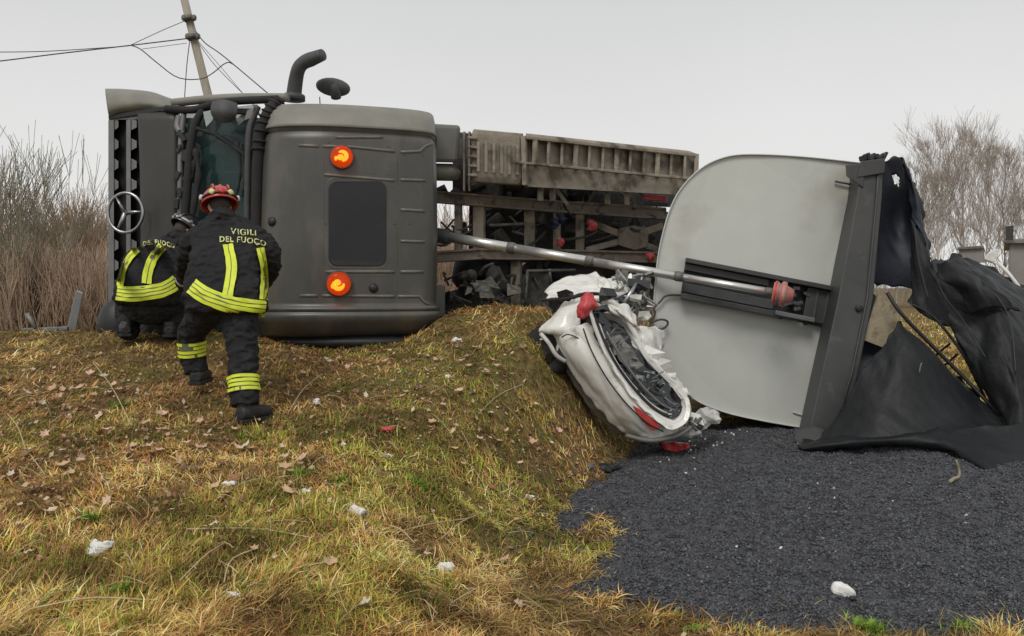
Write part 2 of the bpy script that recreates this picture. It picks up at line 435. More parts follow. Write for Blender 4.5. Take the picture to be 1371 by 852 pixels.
M['silb'] = mat('grey_tape_backing', (.10, .11, .06), (.15, .16, .09), rough=.5, scale=20)
M['txt'] = mat('pale_yellow_lettering', (.55, .56, .22), (.66, .68, .32), rough=.6, scale=30)
M['skin'] = mat('skin', (.50, .28, .20), (.56, .33, .24), rough=.55, scale=12)
M['hair'] = mat('dark_hair', (.03, .02, .015), (.05, .035, .025), rough=.7, scale=40)
M['helr'] = mat('scuffed_red_helmet_shell', (.42, .028, .025), (.55, .06, .04), rough=.35, scale=14, c3=(.30, .22, .12), s3=18, t3=(.58, .66), coat=.3)
M['helb'] = mat('black_helmet_shell', (.018, .018, .02), (.03, .03, .032), rough=.3, scale=10, coat=.3)
M['boot'] = mat('black_leather_boot', (.014, .014, .015), (.028, .027, .027), rough=.5, scale=14, bump=.3, bscale=60)
M['wood'] = mat('weathered_wood_pole', (.27, .24, .19), (.38, .34, .28), rough=.9, scale=3, stretch=(6, 6, .6), bump=.4, bscale=30)
M['wire'] = mat('black_cable', (.05, .05, .05), (.08, .08, .08), rough=.6)
M['ply'] = mat('muddy_plywood', (.25, .21, .14), (.34, .29, .20), rough=.9, scale=8, c3=(.15, .11, .06), s3=5, t3=(.5, .6), bump=.3)
M['bark'] = mat('haze_paled_bark', (.36, .30, .25), (.50, .44, .38), rough=.95, scale=2)  # bark colour paled to carry the haze over the far trees
M['bark2'] = mat('reddish_brown_twigs', (.28, .185, .125), (.48, .36, .26), rough=.95, scale=1.4)
M['bark3'] = mat('grey_green_twigs', (.18, .165, .11), (.30, .27, .20), rough=.95, scale=1.4)
M['paper'] = mat('crumpled_white_paper', (.70, .69, .66), (.80, .79, .77), rough=.7, scale=20, c3=(.4, .37, .3), s3=18, t3=(.6, .72))
M['hut'] = mat('grey_sheet_metal', (.22, .21, .19), (.28, .27, .25), rough=.7, scale=2)
M['amber'] = mat('lit_amber_lens', (1, .16, .02), rough=.12, trans=.92, ior=1.3, emit=(1, .07, .006), estr=.36)
M['bulb'] = mat('lit_lamp_core', (1, .5, .1), rough=.3, emit=(1, .30, .05), estr=4.5)
M['glassc'] = mat('teal_tinted_cracked_windscreen', (.03, .075, .07), rough=.06, alpha=.40, c2=(.02, .05, .05), scale=3)
M['skyrefl'] = mat('painted_sky_reflection', (.30, .36, .36), (.42, .48, .48), rough=.15, scale=6)  # pale colour standing for sky reflected in the windscreen
M['seat'] = mat('dark_cab_interior', (.03, .04, .042), (.07, .085, .085), rough=.8, scale=5)

# ================================================================ OVERTURNED TRUCK
truck = thing('overturned_truck', (-1.9, 8.3, 1.05), 'grey truck on its side on the bank, its roof with two orange lamps facing us', 'truck')
SHFT = -0.0
# plan curve of the roof (now facing the camera), top (now right-hand) end last
plan = [(352, 8.55), (347, 8.05), (356, 7.82), (378, 7.70), (430, 7.68), (500, 7.79), (550, 7.92), (572, 8.02), (581, 8.16), (583, 8.5), (579, 9.9)]
pl = [Vector(((x - 685.5) * Y / F, Y, 0)) for x, Y in plan]
pl = cat_rom(pl, 60)
prof = [(1.6, 3.50), (.75, 3.49), (.40, 3.47), (.20, 3.42), (.07, 3.32), (.012, 3.20), (.0, 3.165), (.028, 3.145), (.028, 3.13), (.006, 3.11), (0, 3.05), (-.01, 2.6), (-.015, 2.2), (-.01, 1.8), (0, 1.45), (.0, 1.415),
        (-.040, 1.40), (-.046, 1.375), (-.012, 1.365), (-.058, 1.345), (-.062, 1.31), (-.03, 1.26), (.03, 1.19), (.12, 1.13), (.28, 1.09), (1.6, 1.06)]
def cabpt(i, off, z):
    p = pl[i]; t = (pl[min(i + 1, 59)] - pl[max(i - 1, 0)]).normalized(); n = Vector((-t.y, t.x, 0))
    u = i / 59.
    if n.y < 0 and off < .3: n = n
    k = Vector((-.2, .95, 0)) if off > .06 else (n if n.length else Vector((0, 1, 0)))
    sc = 1.0
    zz = z
    # corner rounding toward the rear (right-hand) end
    r = sstep(.80, 1.0, u) ** 1.6
    mid = 2.26; zz = mid + (z - mid) * (1 - (.05 if z > mid else .0) * r)
    # slope of the top edge down to the right
    dn = mnoise.noise(Vector((p.x * 2.2, 0, zz * 2.0))) * .010 + mnoise.noise(Vector((p.x * 6, 3, zz * 5))) * .003
    return Vector((p.x, p.y - dn, zz)) + k * off
mb = MB(); vs = []; n2 = len(prof)
for i in range(60):
    for (o_, z) in prof: vs.append(cabpt(i, o_, z))
fs = [(i * n2 + j, (i + 1) * n2 + j, (i + 1) * n2 + j + 1, i * n2 + j + 1) for i in range(59) for j in range(n2 - 1)]
mb.add(vs, fs)
cab_tree = mb.tree()
roof = mb.build('cab_roof', M['cab'], truck, solid=.012)
# pale strip: the cab side curving over the top edge
mb = MB(); vs = []
pr2 = [(.9, 3.502), (.75, 3.497), (.40, 3.478), (.20, 3.432), (.062, 3.33), (.0, 3.205), (-.012, 3.172)]
for i in range(9, 58):
    for (o_, z) in pr2: vs.append(cabpt(i, o_, z) + Vector((0, -.006, .004)))
fs = [(i * 7 + j, (i + 1) * 7 + j, (i + 1) * 7 + j + 1, i * 7 + j + 1) for i in range(48) for j in range(6)]
mb.add(vs, fs); mb.build('cab_side_trim', M['side'], truck, solid=.006)
# back wall and underside bulk
mb = MB()
mb.prism([Vector((-2.75, 8.9, 1.05)), Vector((-.95, 8.75, 1.05)), Vector((-1.05, 10.1, 1.05)), Vector((-4.2, 10.3, 1.05)), Vector((-4.35, 9.3, 1.05))], (0, 0, 2.36))
mb.build('cab_interior_shell', M['black'], truck, smooth=False, bevel=.03)

def on_roof(x, y, off=0.):
    p, n = hit(cab_tree, x, y, 7.9); return p + n * off, n
def roof_strip(pts, wpx, off, th, m, name, parent=truck, smooth=True):
    mb = MB(); P3 = []
    for (x0, y0), (x1, y1) in zip(pts[:-1], pts[1:]):
        k = max(2, int(math.hypot(x1 - x0, y1 - y0) / 8))
        for i in range(k): P3.append(on_roof(x0 + (x1 - x0) * i / k, y0 + (y1 - y0) * i / k, off)[0])
    P3.append(on_roof(*pts[-1], off)[0])
    mb.tube(P3, wpx * 7.8 / F, 8, flat=th)
    return mb.build(name, m, parent, smooth=smooth)
ribs = [[(432, 196), (470, 197), (528, 203)], [(449, 184), (512, 184)], [(400, 195), (427, 196)], [(536, 204), (562, 203), (569, 196), (577, 193)], [(434, 234), (528, 242)],
        [(536, 241), (568, 242)], [(536, 281), (568, 283)], [(536, 323), (568, 324)], [(536, 364), (566, 364)], [(436, 364), (528, 364)], [(402, 396), (425, 396)],
        [(432, 396), (528, 397)], [(532, 397), (561, 397), (567, 404), (576, 409)]]
for r in ribs: roof_strip(r, 2.3, .002, 1.0, M['cabrib'], 'roof_rib')
for r in ([(434, 205), (434, 390)], [(532, 206), (532, 394)], [(428, 130), (430, 168)], [(434, 227), (528, 236)], [(536, 236), (568, 238)], [(436, 370), (528, 371)], [(536, 329), (568, 330)], [(536, 287), (568, 289)]):
    roof_strip(r, .9, .0, .8, M['black'], 'panel_seam')
# roof hatch
def rrect(x0, y0, x1, y1, r, n=5):
    pts = []
    for cx, cy, a0 in ((x1 - r, y0 + r, -90), (x1 - r, y1 - r, 0), (x0 + r, y1 - r, 90), (x0 + r, y0 + r, 180)):
        for i in range(n + 1):
            a = math.radians(a0 + 90 * i / n); pts.append((cx + r * math.cos(a), cy + r * math.sin(a)))
    return pts
def roof_plate(outl, off, th, m, name, parent=truck, bevel=.004):
    P3 = []; nn = Vector()
    for x, y in outl:
        p, n = on_roof(x, y, off); P3.append(p); nn += n
    nn.normalize(); mb = MB(); mb.prism(P3, nn * th); return mb.build(name, m, parent, smooth=False, bevel=bevel)
hatch = roof_plate(rrect(436, 238, 521, 360, 13), -.012, .022, M['cab'], 'roof_hatch')
roof_plate(rrect(440, 243, 517, 356, 11), .008, .012, mat('smoked_hatch_glass', (.010, .011, .013), (.018, .019, .022), rough=.5, scale=3), 'hatch_glass', hatch)
for (x, y, r) in ((458, 211, 14.5), (454, 380, 15.5)):
    p, n = on_roof(x, y, .0); n = (n + Vector((.0, -.5, 0))).normalized(); q = r * 7.75 / F
    lamp = MB().lathe(p - n * .02, n, [(0, q * .8), (.03, q * .95), (.045, q * .95), (.05, q * .8)], 24).build('beacon_lamp', M['plast'], truck)
    pr_ = [(0, q * .9)] + [(.010 * i, q * (1.0 - .05 * (i % 2) - .0016 * i * i)) for i in range(1, 9)] + [(.088, q * .72), (.092, q * .4), (.093, .001)]
    MB().lathe(p + n * .02, n, pr_, 36).build('amber_lens', M['amber'], lamp)
    mb = MB(); rr = n.cross(Vector((0, 0, 1))).normalized(); uu = rr.cross(n); sg = 1 if y > 300 else -1
    arc_ = [p + n * .06 + (rr * math.cos(a) + uu * math.sin(a)) * q * .42 for a in np.linspace(1.0, 4.6, 14) + (0 if y < 300 else 2.1)]
    mb.tube(arc_, list(.5 * q * np.sin(np.linspace(.35, 2.8, 14)) * .36), 8); mb.ball(p + n * .06 + uu * q * .10 * sg + rr * q * .1, (q * .30, q * .16, q * .26), 12, 8)
    mb.ball(p + n * .06 + rr * q * .5 - uu * q * .2, (q * .12, q * .08, q * .2), 10, 6)
    mb.build('lamp_core', M['bulb'], lamp)
    MB().lathe(p + n * .012, n, [(0, q * .85), (.012, q * .85), (.014, .01)], 28).build('lamp_reflector', mat('orange_reflector', (.55, .10, .02), (.7, .2, .04), rough=.3, scale=30), lamp)
    mb = MB(); rr = n.cross(Vector((0, 0, 1))).normalized(); uu = rr.cross(n)
    mb.tube([p + n * .03 + (rr * math.cos(a) + uu * math.sin(a)) * q * 1.05 for a in np.linspace(0, 2 * math.pi, 28, endpoint=False)], q * .09, 6, closed=True)
    mb.build('lamp_rim', M['plast'], lamp)
for (x, y) in ((500, 386), (365, 297)):
    p, n = on_roof(x, y, .0); MB().lathe(p, n, [(-.01, .05), (.02, .045), (.035, .02)], 14).build('roof_knob', M['black'], truck)
for (x, y) in ((440, 191), (520, 197), (541, 208), (565, 208), (541, 390), (520, 391), (441, 391), (436, 300), (528, 300), (385, 170), (470, 176), (550, 182), (400, 380), (548, 300)):
    p, n = on_roof(x, y, .0); MB().lathe(p, n, [(-.005, .012), (.006, .011), (.009, .006)], 8).build('roof_bolt', M['plast'], truck)
# pipe-like mirror arm and mirror above the upper side
pts = [P(393, 132, 8.2), P(396, 108, 8.15), P(400, 92, 8.1), P(407, 84, 8.08), P(418, 79, 8.05), P(432, 73.5, 8.0)]
arm = MB().tube(cat_rom(pts, 22), list(np.interp(np.linspace(0, 1, 22), [0, .3, .55, .75, 1], [.092, .082, .080, .088, .070])), 14, flat=.85).build('mirror_arm', M['plast'], truck, bevel=0)
MB().lathe(P(393, 131, 8.2), Vector((0, 0, 1)), [(-.03, .12), (.02, .12), (.035, .1)], 16).build('arm_base', M['plast'], arm)
mb = MB(); R = Matrix.Rotation(math.radians(8), 3, 'Y'); mb.ball(P(446, 117, 8.35), (.185, .12, .095), 20, 12, R)
mir = mb.build('mirror', M['plast'], truck)
MB().tube([P(450, 131, 8.3), P(449, 122, 8.25), P(447, 114, 8.2)], [.055, .05, .04], 10).build('mirror_stem', M['plast'], mir)
# ---- front of the cab
def front_Y(x): return float(np.interp(x, [140, 240, 352], [8.75, 8.35, 8.05]))
def FP(x, y, off=0.): return P(x, y, front_Y(x) - off)
# top corner (pale bumper side)
mb = MB()
mb.patch([[(141, 121, 9.3), (165, 121, 9.2), (200, 124, 9.0), (222, 131, 8.9), (240, 137, 8.8)],
          [(141, 121, 8.74), (165, 121.5, 8.68), (200, 125, 8.55), (222, 132, 8.48), (240, 138, 8.42)],
          [(143, 134, 8.62), (165, 134, 8.56), (200, 137, 8.44), (220, 141, 8.40), (240, 143, 8.36)],
          [(145, 149, 8.62), (165, 144, 8.56), (200, 143, 8.46), (215, 146, 8.42), (240, 148, 8.38)],
          [(146, 160, 8.74), (165, 152, 8.66), (200, 150, 8.54), (215, 151, 8.48), (240, 152, 8.42)]], 24, 18)
mb.build('bumper_corner', M['side'], truck, solid=.02)
mb = MB(); mb.beam(FP(148, 158, -.0), FP(217, 147, .02), .06, .05); mb.beam(FP(217, 147, .02), FP(345, 150, .02), .06, .055); mb.build('front_seam', M['black'], truck, smooth=False, bevel=.006)
# grille: dark backing
mb = MB(); mb.hexa([FP(146, 160, -.10), FP(192, 158, -.10), FP(192, 470, -.10), FP(146, 470, -.10)], [FP(146, 160, -.4), FP(192, 158, -.4), FP(192, 470, -.4), FP(146, 470, -.4)])
gr = mb.build('grille', M['black'], truck, smooth=False)
for (x0, x1) in ((145, 152.5), (169, 175)):
    mb = MB(); mb.hexa([FP(x0, 161, .03), FP(x1, 160, .03), FP(x1, 470, .03), FP(x0, 470, .03)], [FP(x0, 161, -.09), FP(x1, 160, -.09), FP(x1, 470, -.09), FP(x0, 470, -.09)])
    mb.build('grille_bar', M['strut'], gr, smooth=False, bevel=.006)
for side, (xa, xb) in enumerate(((152.8, 158.5), (175.3, 183))):
    for k in range(11):
        yc = 167 + k * 27
        if 262 < yc < 308: continue
        mb = MB(); o1, o2 = (.015, -.08)
        q = [(xa, yc - 9), (xb, yc - 5), (xb, yc + 4), (xa, yc + 8)]
        mb.hexa([FP(x, y, o1) for x, y in q], [FP(x, y, o2) for x, y in q]); mb.build('grille_tooth', M['strut'], gr, smooth=False, bevel=.004)
mb = MB(); mb.hexa([FP(148, 154, .02), FP(189, 152, .02), FP(189, 160, .02), FP(148, 161, .02)], [FP(148, 154, -.1), FP(189, 152, -.1), FP(189, 160, -.1), FP(148, 161, -.1)])
mb.build('grille_top_bar', M['strut'], gr, smooth=False, bevel=.005)
mb = MB(); mb.patch([[(185, 152, 8.50), (189, 152, 8.46), (215, 151, 8.36), (236, 151, 8.34), (240, 152, 8.5)], [(188, 230, 8.50), (193, 230, 8.44), (216, 230, 8.32), (237, 230, 8.31), (241, 230, 8.5)],
                     [(189, 330, 8.50), (194, 330, 8.44), (216, 330, 8.32), (236, 330, 8.31), (240, 330, 8.5)], [(188, 470, 8.50), (192, 470, 8.46), (215, 470, 8.36), (235, 470, 8.34), (239, 470, 8.5)]], 20, 16)
mb.build('front_panel', M['cabpanel'], truck, solid=.015)
# emblem: ring with three spokes
c = FP(168, 285, .34); mb = MB(); Rr = 26.5 * c.y / F
ring = [c + Vector((math.cos(a) * Rr * .93, -.02 * math.cos(a), math.sin(a) * Rr)) for a in np.linspace(0, 2 * math.pi, 40, endpoint=False)]
mb.tube(ring, .017, 8, closed=True)
for a in (math.radians(0 + 3), math.radians(120 + 3), math.radians(240 + 3)):
    d = Vector((math.cos(a) * .93, 0, math.sin(a))); s_ = Vector((-math.sin(a), 0, math.cos(a)))
    q = [c + s_ * .030, c + Vector((0, -.03, 0)), c - s_ * .030, c + Vector((0, .03, 0))]; e_ = c + d * Rr
    q2 = [e_ + s_ * .008, e_ + Vector((0, -.008, 0)), e_ - s_ * .008, e_ + Vector((0, .008, 0))]; mb.hexa(q, q2)
mb.build('star_emblem', M['chrome'], truck)
# windscreen opening
mb = MB(); mb.patch([[(246, 150, 8.34), (290, 146, 8.22), (345, 140, 8.14)], [(244, 250, 8.30), (290, 250, 8.18), (342, 250, 8.1)], [(242, 460, 8.34), (290, 460, 8.24), (342, 460, 8.14)]], 14, 20, amp=.012, fr=5)
mb.build('windscreen', M['glassc'], truck, solid=.006)
mb = MB(); mb.hexa([P(242, 158, 8.9), P(350, 158, 8.7), P(350, 470, 8.7), P(242, 470, 8.9)], [P(242, 158, 9.1), P(350, 158, 8.9), P(350, 470, 8.9), P(242, 470, 9.1)])
mb.build('cab_bulkhead', M['seat'], truck, smooth=False)
mb = MB()
mb.ball(P(318, 225, 8.7), (.16, .12, .34), 14, 10); mb.ball(P(322, 180, 8.68), (.12, .1, .12), 12, 8)
mb.ball(P(320, 360, 8.7), (.16, .12, .34), 14, 10)
mb.build('cab_seats', M['seat'], truck)
mb = MB(); cc = P(290, 235, 8.5); mb.tube([cc + Vector((math.cos(a) * .10, .1 * math.cos(a), math.sin(a) * .23)) for a in np.linspace(0, 6.283, 28, endpoint=False)], .014, 6, closed=True)
mb.beam(cc + Vector((0, 0, -.22)), cc + Vector((0, 0, .22)), .02, .03); mb.build('steering_wheel', M['plast'], truck)
mb = MB()
for q in ([P(258, 205, 8.42), P(300, 180, 8.42), P(335, 190, 8.42)], [P(290, 175, 8.42), P(318, 205, 8.42)], [P(252, 232, 8.44), P(330, 232, 8.44)]): mb.tube(q, .018, 6)
mb.build('dashboard_rails', M['plast'], truck)
for pts, r, nm, mm in ((([(276, 143, 8.22), (262, 165, 8.16), (255, 200, 8.13), (251, 250, 8.12), (247, 320, 8.13), (243, 460, 8.2)]), .042, 'windscreen_seal', 'rubber'),
                       (([(246, 152, 8.3), (242, 200, 8.27), (241, 300, 8.27), (239, 460, 8.3)]), .03, 'scuttle_trim', 'strut'),
                       (([(372, 134, 7.95), (361, 148, 7.86), (352, 168, 7.83), (346, 200, 7.84), (343, 300, 7.86), (343, 420, 7.9)]), .056, 'windscreen_pillar', 'rubber'),
                       (([(345, 143, 7.98), (338, 160, 7.95), (333, 190, 7.95), (331, 300, 7.98), (330, 450, 8.0)]), .035, 'pillar_trim', 'plast'),
                       (([(232, 138, 8.4), (270, 134, 8.3), (320, 131, 8.2), (385, 131, 8.0)]), .045, 'upper_side_moulding', 'side'),
                       (([(222, 146, 8.34), (260, 147, 8.24), (300, 137, 8.1), (372, 133, 7.96)]), .04, 'upper_side_seal', 'rubber'),
                       (([(240, 156, 8.3), (238, 170, 8.28), (244, 180, 8.26)]), .035, 'hinge_bracket', 'strut')):
    c_ = cat_rom([P(*q) for q in pts], 24); MB().tube(c_, r, 10).build(nm, M[mm], truck)
mb = MB(); mb.patch([[(286, 138, 8.0), (300, 135, 7.97), (318, 140, 8.0)], [(284, 150, 7.97), (300, 150, 7.92), (317, 152, 7.98)], [(290, 161, 8.0), (302, 164, 7.98), (313, 160, 8.0)]], 12, 12, amp=.006)
mb.build('front_mirror', M['plast'], truck, solid=.05, bevel=.01)
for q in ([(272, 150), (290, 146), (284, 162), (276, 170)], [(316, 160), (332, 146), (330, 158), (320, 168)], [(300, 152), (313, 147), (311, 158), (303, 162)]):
    mb = MB(); mb.prism([P(x, y, 8.12) for x, y in q], (0, .012, 0)); mb.build('sky_reflection_patch', M['skyrefl'], truck, smooth=False)  # pale pieces added as painted sky reflections on the windscreen
for pts, r in (([(262, 200, 8.1), (266, 240, 8.08), (258, 290, 8.1), (262, 340, 8.1)], .03), ([(252, 180, 8.2), (262, 215, 8.14), (250, 250, 8.14)], .035), ([(318, 190, 8.08), (322, 230, 8.06), (316, 262, 8.06)], .014), ([(338, 200, 8.0), (329, 240, 8.0), (334, 275, 8.0)], .03), ([(262, 172, 8.14), (290, 182, 8.1), (334, 212, 8.05)], .018)):
    MB().tube(cat_rom([P(*q) for q in pts], 14), list(r * (1 + .4 * np.sin(np.arange(14) * 1.9))), 8).build('torn_seal', M['rubber'], truck)
mb = MB()
for k in range(26):
    x = random.uniform(236, 262); y = random.uniform(158, 330); c0_ = P(x, y, 8.24); s_k = random.uniform(.02, .06); mb.box(c0_, (s_k, s_k, s_k * 2.2), Matrix.Rotation(random.uniform(-.6, .6), 3, 'Y'))
tag(mb.build('broken_scuttle_bits', M['black'], truck, smooth=False, bevel=.006), kind='stuff')
# ribbed pillar boots
for k in range(9):
    t = k / 8; q = cat_rom([P(372, 134, 7.95), P(361, 148, 7.86), P(352, 168, 7.83), P(346, 200, 7.84)], 9)
    MB().ball(q[k], (.080, .080, .022), 10, 6, Matrix.Rotation(.5 * (1 - t), 3, 'Y')).build('pillar_rib', M['rubber'], truck)
mb = MB(); mb.hexa([P(331, 148, 7.92), P(341, 143, 7.92), P(336, 158, 7.92), P(327, 161, 7.92)], [P(331, 148, 7.97), P(341, 143, 7.97), P(336, 158, 7.97), P(327, 161, 7.97)])
mb.build('small_side_glass', M['strut'], truck, smooth=False)
# black seam of parts at lower front (bottom headlamp area)
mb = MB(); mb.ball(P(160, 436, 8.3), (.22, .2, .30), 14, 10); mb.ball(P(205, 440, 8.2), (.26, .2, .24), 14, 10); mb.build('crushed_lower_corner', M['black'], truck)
mb = MB(); mb.ball(P(465, 456, 8.15), (.82, .35, .10), 24, 8); mb.build('under_cab_shade', M['black'], truck)  # black ellipsoid added as the shade beneath the cab

# ---- chassis
def CY(x): return float(np.interp(x, [560, 640, 900, 950], [9.1, 9.35, 11.0, 11.3]))
def CP(x, y, o=0.): return P(x, y, CY(x) + o)
def cbeam(x0, y0, x1, y1, hpx, dep, m, name, o=0., parent=truck, bev=.006):
    """bar whose face height is hpx pixels, dep metres deep"""
    n = Vector((-(y1 - y0), x1 - x0)).normalized() * (hpx / 2)
    q = [(x0 + n.x, y0 + n.y), (x1 + n.x, y1 + n.y), (x1 - n.x, y1 - n.y), (x0 - n.x, y0 - n.y)]
    xs = (x0, x1, x1, x0)
    mb = MB(); mb.hexa([P(x, y, CY(k) + o) for (x, y), k in zip(q, xs)], [P(x, y, CY(k) + o) + Vector((.2, 1, 0)).normalized() * dep for (x, y), k in zip(q, xs)])
    return mb.build(name, M[m], parent, smooth=False, bevel=bev)
# rails with flanges
for (pts, h) in (([(556, 261), (640, 268), (740, 276), (892, 286)], 15), ([(556, 346), (640, 340), (740, 341), (890, 345)], 14)):
    for (a, b) in zip(pts[:-1], pts[1:]):
        r_ = cbeam(a[0], a[1], b[0], b[1], h - 4, .05, 'rail', 'chassis_rail', .04)
        cbeam(a[0], a[1] - h / 2 + 1, b[0], b[1] - h / 2 + 1, 3, .14, 'rail', 'rail_flange', 0, r_)
        cbeam(a[0], a[1] + h / 2 - 1, b[0], b[1] + h / 2 - 1, 3, .14, 'rail', 'rail_flange', 0, r_)
for x, wd in ((640, 14), (708, 13), (776, 11), (745, 9), (612, 8)):
    cbeam(x, 270, x, 342, wd, .12, 'mud', 'cross_member', .06)
cbeam(785, 296, 842, 318, 9, .08, 'mud', 'diagonal_brace', .02); cbeam(785, 335, 842, 320, 8, .08, 'mud', 'diagonal_brace', .02)
cbeam(842, 318, 888, 302, 9, .08, 'mud', 'diagonal_brace', .02); cbeam(842, 320, 885, 336, 8, .08, 'mud', 'diagonal_brace', .02)
mb = MB(); mb.prism([CP(x, y, -.01) for x, y in ((828, 306), (850, 302), (868, 308), (868, 330), (850, 335), (828, 328))], (0, .12, 0)); mb.build('brace_gusset', M['rail'], truck, smooth=False, bevel=.005)
# side panel along the top (corrugated box + ribbed shelf)
def SPp(x, y, o=0.): return P(x, y, CY(x) - .75 + o)
mb = MB()
mb.patch([[SPp(634, 176, .9), SPp(700, 181, .9)], [SPp(634, 174, .02), SPp(700, 180, .02)], [SPp(632, 180), SPp(700, 186)], [SPp(632, 235), SPp(699, 240)], [SPp(634, 243, .04), SPp(698, 247, .04)], [SPp(636, 244, .8), SPp(697, 248, .8)]], 10, 30, lin=True)
box = mb.build('storage_box', M['mud'], truck, solid=.02)
for k in range(6):
    x = 640 + k * 10.5; cbeam(x, 190 + k, x, 230 + k, 4, .03, 'mud', 'box_corrugation', -.79, box)
for k in range(5):
    y = 184 + k * 12.5; cbeam(626, y, 638, y + 1, 3.5, .06, 'mud', 'box_hinge', -.80, box)
shelf = MB()
shelf.patch([[SPp(704, 182, .9), SPp(915, 205, .9)], [SPp(704, 180, .02), SPp(920, 203, .02)], [SPp(704, 184), SPp(935, 208)]], 30, 8, lin=True)
shelf = shelf.build('side_guard', M['mud'], truck, solid=.03)
mb = MB(); mb.hexa([SPp(704, 183, .10), SPp(932, 208, .10), SPp(928, 262, .10), SPp(704, 250, .10)], [SPp(704, 183, .16), SPp(932, 208, .16), SPp(928, 262, .16), SPp(704, 250, .16)])
mb.build('guard_web', M['mud'], shelf, smooth=False)
cbeam(690, 217, 936, 240, 3.5, .08, 'mud', 'guard_rail', -.80, shelf)
cbeam(704, 184, 935, 208, 4, .06, 'mud', 'guard_top_lip', -.80, shelf)
for k in range(12):
    x = 716 + k * 18.3; y0 = 186 + (x - 704) * .105; y1 = 219 + (x - 704) * .098
    cbeam(x, y0, x - 1, y1, 3.6 if k % 3 else 6, .14, 'mud', 'guard_rib', -.80, shelf)
for k, x in enumerate((722, 738, 812, 838)): cbeam(x, 222 + (x - 704) * .1, x + 1, 268 + (x - 704) * .05, 7, .1, 'mud', 'bracket', -.5)
cbeam(742, 250, 760, 275, 5, .06, 'mud', 'bracket', -.4); cbeam(838, 245, 850, 276, 5, .06, 'mud', 'bracket', -.4)
for (x0, y0, x1, y1) in ((700, 182, 702, 248), (933, 206, 931, 262)): cbeam(x0, y0, x1, y1, 6, .25, 'mud', 'guard_end_post', -.8, shelf)
# toolbox and tank next to the cab
mb = MB(); mb.hexa([P(560, 165, 8.7), P(617, 168, 8.85), P(613, 218, 8.85), P(560, 217, 8.7)], [P(560, 165, 9.3), P(612, 168, 9.4), P(610, 218, 9.4), P(560, 217, 9.3)]); mb.build('fuel_tank', M['tank'], truck, smooth=False, bevel=.04)
mb = MB(); mb.tube([P(555, 230, 8.9), P(604, 231, 8.98), P(615, 236, 9.0)], [.10, .10, .05], 16); mb.build('air_tank', M['side'], truck)
mb = MB(); mb.hexa([P(606, 176, 9.7), P(640, 180, 9.7), P(640, 262, 9.7), P(606, 258, 9.7)], [P(606, 176, 10.0), P(640, 180, 10.0), P(640, 262, 10.0), P(606, 258, 10.0)]); mb.build('radiator_frame', M['oil'], truck, smooth=False, bevel=.01)
for x_ in (621, 628): cbeam(x_, 176, x_, 256, 2.5, .06, 'mud', 'frame_tube', -.3)
# dark machinery behind the rails
mb = MB()
for k in range(60):
    x = random.uniform(590, 880); y = random.choice([random.uniform(248, 262), random.uniform(286, 332), random.uniform(352, 410) if x < 800 else 300])
    if 585 < x < 625 and 345 < y < 400: continue
    s = random.uniform(.05, .16); R = Matrix.Rotation(random.uniform(0, 3), 3, 'Y') @ Matrix.Rotation(random.uniform(0, 3), 3, 'X')
    c_ = P(x, y, CY(x) + random.uniform(.25, .7))
    if k % 2: mb.box(c_, (s * 1.3, s, s * .8), R)
    else: mb.lathe(c_, R @ Vector((1, 0, 0)), [(-s, s * .5), (-s * .9, s * .7), (s * .7, s * .7), (s, .4 * s)], 12)
tag(mb.build('drivetrain_parts', M['oil'], truck, smooth=False, bevel=.006), kind='stuff')
mb = MB(); mb.hexa([CP(628, 276, .9), CP(900, 284, .9), CP(900, 352, .9), CP(628, 352, .9)], [CP(628, 276, 1.1), CP(900, 284, 1.1), CP(900, 352, 1.1), CP(628, 352, 1.1)])
mb.build('gearbox_cover', M['oil'], truck, smooth=False)
mb = MB(); mb.hexa([CP(600, 240, .5), CP(905, 255, .5), CP(905, 278, .5), CP(650, 268, .5)], [CP(600, 240, .7), CP(905, 255, .7), CP(905, 278, .7), CP(650, 268, .7)])
mb.build('splash_guard', M['oil'], truck, smooth=False)
# wheels lying behind the frame (seen between the rails)
for (x, y, r) in ((655, 372, .48), (745, 375, .5), (812, 372, .5)):
    c_ = P(x, y, CY(x) + .75); ax = Vector((.15, .3, 1)).normalized()
    wh = MB().lathe(c_, ax, [(-.14, .3), (-.15, r * .9), (-.1, r), (.1, r), (.15, r * .9), (.14, .3)], 30).build('wheel', M['rubber'], truck)
    MB().lathe(c_, ax, [(-.16, .08), (-.1, .28), (.1, .29), (.12, .12), (.2, .1)], 20).build('rim', M['grime'], wh)
# hoses, pipes
for k in range(26):
    x0 = random.uniform(590, 860); y0 = random.uniform(248, 340); x1 = x0 + random.uniform(-50, 60); y1 = y0 + random.uniform(-20, 45)
    q = [P(x0, y0, CY(x0) + .15), P((x0 + x1) / 2 + random.uniform(-12, 12), (y0 + y1) / 2 + random.uniform(0, 22), CY(x0) + .1), P(x1, y1, CY(x1) + .2)]
    MB().tube(cat_rom(q, 10), random.uniform(.010, .022), 6).build('hose', M['oil' if k % 3 else 'grime'], truck)
for (x0, y0, x1, y1) in ((655, 302, 700, 300), (705, 363, 770, 362), (706, 363, 703, 412), (735, 360, 738, 380), (622, 318, 690, 336)):
    MB().tube([CP(x0, y0, -.05), CP(x1, y1, -.05)], .02, 8).build('pipe', M['grime'], truck)
cbeam(690, 348, 690, 425, 13, .14, 'mud', 'frame_post', .1); cbeam(664, 350, 664, 425, 10, .1, 'mud', 'frame_post', .3); cbeam(722, 348, 722, 425, 8, .1, 'oil', 'frame_post', .3)
